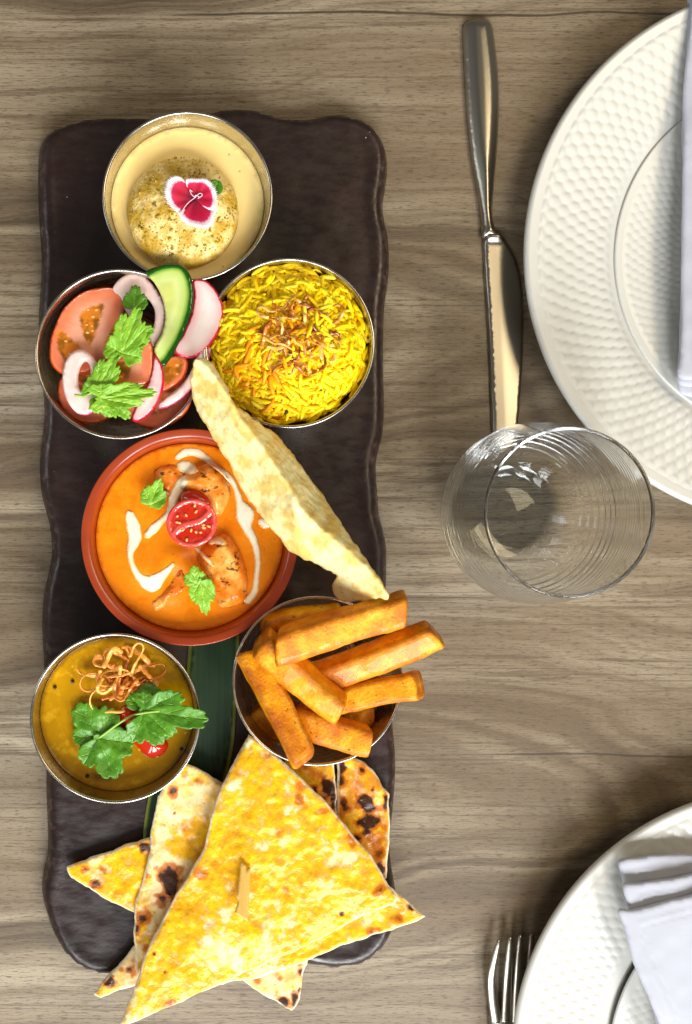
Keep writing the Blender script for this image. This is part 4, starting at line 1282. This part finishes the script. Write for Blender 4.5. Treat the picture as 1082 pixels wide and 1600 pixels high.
bread([(286, 1190), (264, 1212), (246, 1245), (240, 1285), (233, 1330), (222, 1385), (209, 1425), (208, 1458), (212, 1500), (214, 1522), (219, 1520), (260, 1500), (330, 1420), (352, 1300), (350, 1224), (318, 1204)], 2.35, 'naan_pale', 'flatbread with large dark burn marks, left under the top piece', 9, spots=[(263.4, 1377.7, 22.9, 1.2, 0.75), (253.3, 1403.5, 12.9, 0.9), (271.9, 1234.4, 9.2, 0.9), (224.7, 1432.1, 13.8, 0.85), (227.5, 1366.2, 10.3, 0.8), (213.2, 1452.2, 8.6, 0.8), (290.6, 1211.5, 11.5, 0.45), (310.6, 1220.1, 8.6, 0.5), (287.7, 1291.7, 12.9, 0.4), (273.4, 1270.3, 3.4, 0.8), (227.5, 1480.9, 14.3, 0.5), (256.2, 1288.9, 11.5, 0.35)], th=.36, tilt=(.06, .0), wave=.25)
bread([(420, 1300), (560, 1335), (618, 1392), (645, 1412), (666, 1432), (650, 1440), (600, 1456), (545, 1474), (480, 1500), (400, 1528), (345, 1538), (330, 1450)], 2.45, 'naan_butter', 'flatbread showing a yellow strip and pointed tip below the top piece', 10, spots=[(581.0, 1456.8, 11.0, 0.7), (623.1, 1433.5, 11.0, 0.6), (644.1, 1416.3, 6.5, 1.1), (652.2, 1422.8, 4.5, 0.9)], wave=.10)
topb, ztopb = bread([(388, 1147), (412, 1163), (447, 1194), (500, 1243), (540, 1290), (575, 1330), (605, 1377), (619, 1400), (617, 1411), (575, 1428), (530, 1452), (479, 1478), (421, 1501), (372, 1523), (340, 1538), (313, 1550), (250, 1578), (222, 1591), (186, 1602), (195, 1580), (207, 1550), (227, 1489), (259, 1426), (291, 1375), (318, 1325), (324, 1300), (333, 1266), (348, 1223), (362, 1195)], 3.35, 'naan_butter', 'largest buttery yellow flatbread triangle lying on top', 11, spots=[(312.1, 1363.4, 13.8, 0.6), (264.8, 1564.0, 11.5, 0.7), (241.9, 1486.6, 2.3, 1.2), (258.2, 1514.4, 2, 1.2), (336.4, 1346.2, 11.5, 0.4), (233.3, 1555.4, 11.5, 0.35), (469.4, 1227.1, 9.7, 0.65), (467.8, 1248.1, 12.3, 0.7), (505.0, 1265.9, 11.6, 0.65, 1.4), (550.3, 1306.3, 13.6, 0.7, 0.7), (590.7, 1388.8, 11.6, 0.7), (417.6, 1180.1, 6.5, 0.6), (391.8, 1167.2, 5.8, 0.4), (533.5, 1427.0, 2.9, 1.4), (433.8, 1296.6, 9.7, 0.45), (446.8, 1387.2, 9.7, 0.45), (527.6, 1278.8, 8.4, 0.5)], th=.36, wave=.18, rough=.07, dome=.25)

# bamboo pick
zk = 3.75
pk = zn([(1000, 600), (1008, 596), (1030, 612), (1034, 640), (1042, 622), (1056, 628), (1050, 720), (1042, 820), (1036, 898), (965, 856), (985, 792), (973, 772), (984, 740), (992, 680)])
o_ = resample(W(pk, zk + .5), .06)
yk0 = W(pk, zk + .5)[:, 1].max()
zz0 = lambda x, y, d: zk + .12 + (yk0 - y) * .22
o = sheet('bamboo_pick', o_, .08, zz0, .14, MAT['bamboo'], rnd=.03)
tag(o, 'flat bamboo pick stuck into the top flatbread', 'pick')

# ------------------------------------------------------------------ plates
def plate_mesh(name, prof, zone, pr_, nang, amp, Rr, seg, th):
    rs = np.array([p[0] for p in prof]); zs_ = np.array([p[1] for p in prof])
    r = np.unique(np.r_[np.linspace(.01, zone[0], 80), np.arange(zone[0], zone[1], pr_ / 7), np.linspace(zone[1], Rr, 14)])
    zt = np.interp(r, rs, zs_)
    # smooth profile
    for _ in range(3):
        zt[1:-1] = (zt[:-2] + 2 * zt[1:-1] + zt[2:]) / 4
    t = np.linspace(0, 2 * math.pi, seg, endpoint=False)
    RR, TT = np.meshgrid(r, t, indexing='ij')
    u = (RR - zone[0]) / pr_
    best = np.full(RR.shape, 9.0)
    i0 = np.floor(u)
    for di in (-1, 0, 1, 2):
        i = i0 + di
        na = nang
        v = TT * na / (2 * math.pi) - .5 * (i % 2)
        dv = v - np.round(v)
        du = u - i
        d = np.hypot(du * .62, dv)
        best = np.minimum(best, d)
    win = np.clip((RR - zone[0]) / .25, 0, 1) * np.clip((zone[1] - RR) / .25, 0, 1)
    Z = zt[:, None] + amp * win * np.clip(1 - (best / .56) ** 2, 0, 1) ** .8
    n, s = RR.shape
    V = np.c_[(RR * np.cos(TT)).ravel(), (RR * np.sin(TT)).ravel(), Z.ravel()]
    # rounded lip and underside
    lip = [(Rr + th * .35, zt[-1] - th * .15), (Rr + th * .45, zt[-1] - th * .5), (Rr + th * .25, zt[-1] - th * .9)]
    und = lip + [(q, float(np.interp(q, rs, zs_)) - th) for q in np.linspace(Rr - .2, Rr * .62, 8)] + [(Rr * .60, 0.0), (Rr * .57, 0.0), (Rr * .55, .12), (.01, .12)]
    for (a, b_) in und:
        V = np.vstack([V, np.c_[a * np.cos(t), a * np.sin(t), np.full(s, b_)]])
    rows = n + len(und)
    idx = np.arange(rows * s).reshape(rows, s)
    F = []
    for i in range(rows - 1):
        a = idx[i]; b_ = np.roll(a, -1); c_ = idx[i + 1]; d_ = np.roll(c_, -1)
        F += list(zip(a.tolist(), c_.tolist(), d_.tolist(), b_.tolist()))
    me = bpy.data.meshes.new(name)
    me.from_pydata((V * .01).tolist(), [], F)
    me.polygons.foreach_set('use_smooth', [True] * len(me.polygons))
    me.materials.append(MAT['china'])
    return me
dm = plate_mesh('dinner_plate', [(0, .42), (8.0, .42), (8.6, .82), (9.3, 1.30), (10.4, 1.58), (12.5, 1.95), (14.35, 2.3)], (9.6, 13.9), .60, 114, .068, 14.3, 912, .5)
sm_ = plate_mesh('side_plate', [(0, .45), (6.0, .45), (6.6, .5), (7.4, .70), (9.6, 1.08)], (3.0, 9.2), .42, 100, .036, 9.5, 800, .20)
def place(me, name, px, py, z, zrim, rot, label, cat, group):
    o = bpy.data.objects.new(name, me)
    COL.objects.link(o)
    p = P(px, py, zrim)
    o.location = (p[0] * .01, p[1] * .01, z * .01)
    o.rotation_euler = (0, 0, rot)
    tag(o, label, cat, group)
    return p
place(dm, 'dinner_plate', 1245, 396, .004, 2.3, .0, 'large white dimpled dinner plate at the upper right', 'plate', 'dinner plates')
place(dm, 'dinner_plate', 1226, 1656, .004, 2.3, .013, 'large white dimpled dinner plate at the lower right corner, beside the fork', 'plate', 'dinner plates')
place(sm_, 'side_plate', 1238, 402, .37, 1.5, .0, 'smaller white dimpled plate stacked on the upper dinner plate', 'plate', 'side plates')
place(sm_, 'side_plate', 1229, 1660, .37, 1.5, .02, 'smaller white dimpled plate stacked on the lower dinner plate', 'plate', 'side plates')

# ------------------------------------------------------------------ napkins
def fold(parent, px, z, th, seed, slope=(0, 0)):
    o_ = roughen(catmull(resample(W(px, z), 1.2), 260), .05, .8, seed)
    c_ = o_.mean(0)
    sheet('fold', o_, .16, lambda x, y, d: z + slope[0] * (x - c_[0]) + slope[1] * (y - c_[1]) + .14 * fbm(x * .35, y * .35, seed, 3) + .035 * np.exp(-((d - .75) / .07) ** 2) - .03 * np.exp(-((d - .90) / .06) ** 2), th, MAT['cloth'], rnd=.22, parent=parent, seed=seed)
t = thing('napkin', (*P(1180, 350, 3)[:2], 2.4), 'folded white napkin on the upper plates at the right edge', 'napkin', 'white napkins')
fold(t, [(1078, -20), (1070, 140), (1067, 300), (1063, 480), (1060, 606), (1072, 618), (1130, 626), (1290, 640), (1300, 300), (1290, -20)], 2.1, .2, 1)
fold(t, [(1082, -24), (1075, 60), (1069, 132), (1067, 178), (1066, 330), (1064, 480), (1061, 600), (1140, 606), (1292, 620), (1300, 300), (1294, -24)], 2.32, .2, 2)
fold(t, [(1085, -30), (1077, 60), (1070, 140), (1068, 300), (1066, 450), (1063, 590), (1140, 596), (1290, 606), (1300, 300), (1294, -30)], 2.56, .24, 3)
t = thing('napkin', (*P(1180, 1500, 3)[:2], 2.4), 'folded white napkin with layered hems on the lower plates', 'napkin', 'white napkins')
fold(t, [(964, 1342), (1000, 1334), (1060, 1330), (1180, 1350), (1290, 1372), (1290, 1700), (1060, 1700), (1010, 1520), (975, 1400)], 2.65, .24, 4, (0, .05))
fold(t, [(970, 1378), (990, 1376), (1040, 1368), (1110, 1356), (1290, 1340), (1290, 1702), (1056, 1702), (1010, 1530), (984, 1450)], 3.05, .24, 5, (0, .07))
fold(t, [(965, 1420), (985, 1419), (1020, 1410), (1082, 1392), (1290, 1340), (1290, 1705), (1060, 1705), (1030, 1600), (1008, 1545), (988, 1500), (975, 1450)], 3.5, .28, 6, (0, .07))

# ------------------------------------------------------------------ cutlery
kn = thing('table_knife', (*P(775, 380, .3)[:2], .02), 'steel table knife lying between the board and the plate', 'knife')
hl = catmull(W([(727, 48), (729, 32), (737, 25), (752, 23.5), (766, 26), (773, 36), (778, 70), (782, 110), (783.5, 160), (781, 220), (776, 280), (773, 318), (774, 340), (779, 357), (784, 366), (757, 368), (756, 345), (750, 300), (740, 240), (733, 170), (729, 100)], .6), 150)
slab('handle', hl, .12, lambda x, y, d: .22 + .42 * np.clip(d / .55, 0, 1) ** .55 + .10 * np.clip(d - .3, 0, 1), lambda x, y, d: .16 - .14 * np.clip(d / .2, 0, 1), MAT['cutlery'], parent=kn)
bl = catmull(W([(757, 366), (770, 362), (784, 364), (796, 380), (808, 404), (816, 430), (820, 465), (820, 520), (819, 570), (815, 620), (811, 665), (804, 694), (792, 706), (779, 704), (771, 690), (769, 640), (766, 560), (762, 480), (758, 420)], .3), 150)
spine = catmull(W([(757, 366), (758, 420), (762, 480), (766, 560), (769, 640), (771, 690)], .3), 40, False)
slab('blade', bl, .13, lambda x, y, d: .10 + (.15 + .05 * np.clip(1.0 - np.clip(seg_dist(np.c_[x, y], spine, False) - .75, 0, 2) / .9, 0, 1)) * np.clip(d / .09, 0, 1) ** .5 + .30 * np.exp(-((y - P(770, 370)[1]) / .28) ** 2) * np.clip(d / .3, 0, 1), lambda x, y, d: .05 + x * 0, MAT['cutlery'], parent=kn)

z7 = zoom(700, 1200, 2.832)
fk = thing('fork', (*P(800, 1650, .3)[:2], .02), 'steel fork beside the lower plate, tines pointing up the table', 'fork')
tips = [((227, 760), (196, 900), (197, 1000), (215, 1125)), ((277, 748), (268, 880), (262, 1000), (258, 1125)), ((321, 740), (314, 880), (308, 1000), (304, 1125)), ((372, 735), (367, 880), (360, 1000), (348, 1125))]
for tp in tips:
    zz = (.95, .75, .55, .42)
    path = catmull([(*P(*q, z)[:2], z) for q, z in zip(z7(tp), zz)], 20, False)
    s = np.linspace(0, 1, len(path))
    V, F = tube_geo(path, np.interp(s, [0, .06, .3, .8, 1], [.07, .15, .25, .31, .34]), 10, .5)
    finish('tine', V, F, MAT['cutlery'], fk)
hp = W([(767, 1588), (766, 1600), (768, 1640), (776, 1680), (790, 1700), (794, 1760), (792, 1850), (786, 1960), (784, 2060), (800, 2072), (816, 2060), (814, 1960), (808, 1850), (806, 1760), (811, 1700), (824, 1680), (832, 1640), (831, 1600), (829, 1588), (800, 1582)], .5)
hp = catmull(hp, 120)
ytop = hp[:, 1].max()
def zfork(x, y):
    s = ytop - y
    return np.interp(s, [0, 2, 4, 6, 9, 18], [.42, .30, .55, .95, .75, .28])
slab('handle', hp, .16, lambda x, y, d: zfork(x, y) + .16 * np.clip(d / .3, 0, 1) ** .5, lambda x, y, d: zfork(x, y) - .10 + x * 0, MAT['cutlery'], parent=fk)

# ------------------------------------------------------------------ tumbler
gp = P(794, 803, 0)
gz = np.array([.05, .16, .5, 1.1, 1.9, 2.9, 4.0, 5.2, 6.4, 7.6, 8.6, 9.1])
gr = np.array([1.9, 2.3, 2.85, 3.45, 4.02, 4.46, 4.66, 4.62, 4.47, 4.26, 4.08, 4.0])
zz = np.linspace(.05, 9.1, 320)
# smooth profile through the points
cpz = catmull(np.c_[gr, gz], 240, False)
ro = np.interp(zz, cpz[:, 1], cpz[:, 0])
rip = .020 * np.sin(zz * 2 * math.pi / .42) * np.clip((zz - .9) / .5, 0, 1) * np.clip((8.0 - zz) / .8, 0, 1) * np.interp(zz, [0, 3.0, 4.4, 9], [1, 1, .12, .06])
outer = [(0, .08), (.9, .07), (1.4, .03), (1.65, .012)] + list(zip(ro + rip, zz))
zi = np.linspace(9.1, .62, 160)
th = np.interp(zi, [.62, 2, 5, 9.1], [.34, .24, .16, .16])
ri = np.interp(zi, cpz[:, 1], cpz[:, 0]) - th
inner = list(zip(ri, zi))
rimc = [(4.01, 9.14), (3.995, 9.185), (3.955, 9.215), (3.90, 9.215), (3.86, 9.185), (3.845, 9.14)]
bot = [(ri[-1] * .9, .54), (ri[-1] * .75, .47), (ri[-1] * .5, .41), (0.5, .38), (0, .375)]
o = lathe('glass_tumbler', outer + rimc + inner + bot, 160, MAT['glass'], (gp[0], gp[1], .004), angle=None)
tag(o, 'clear ribbed glass tumbler standing between the knife and plates', 'glass')
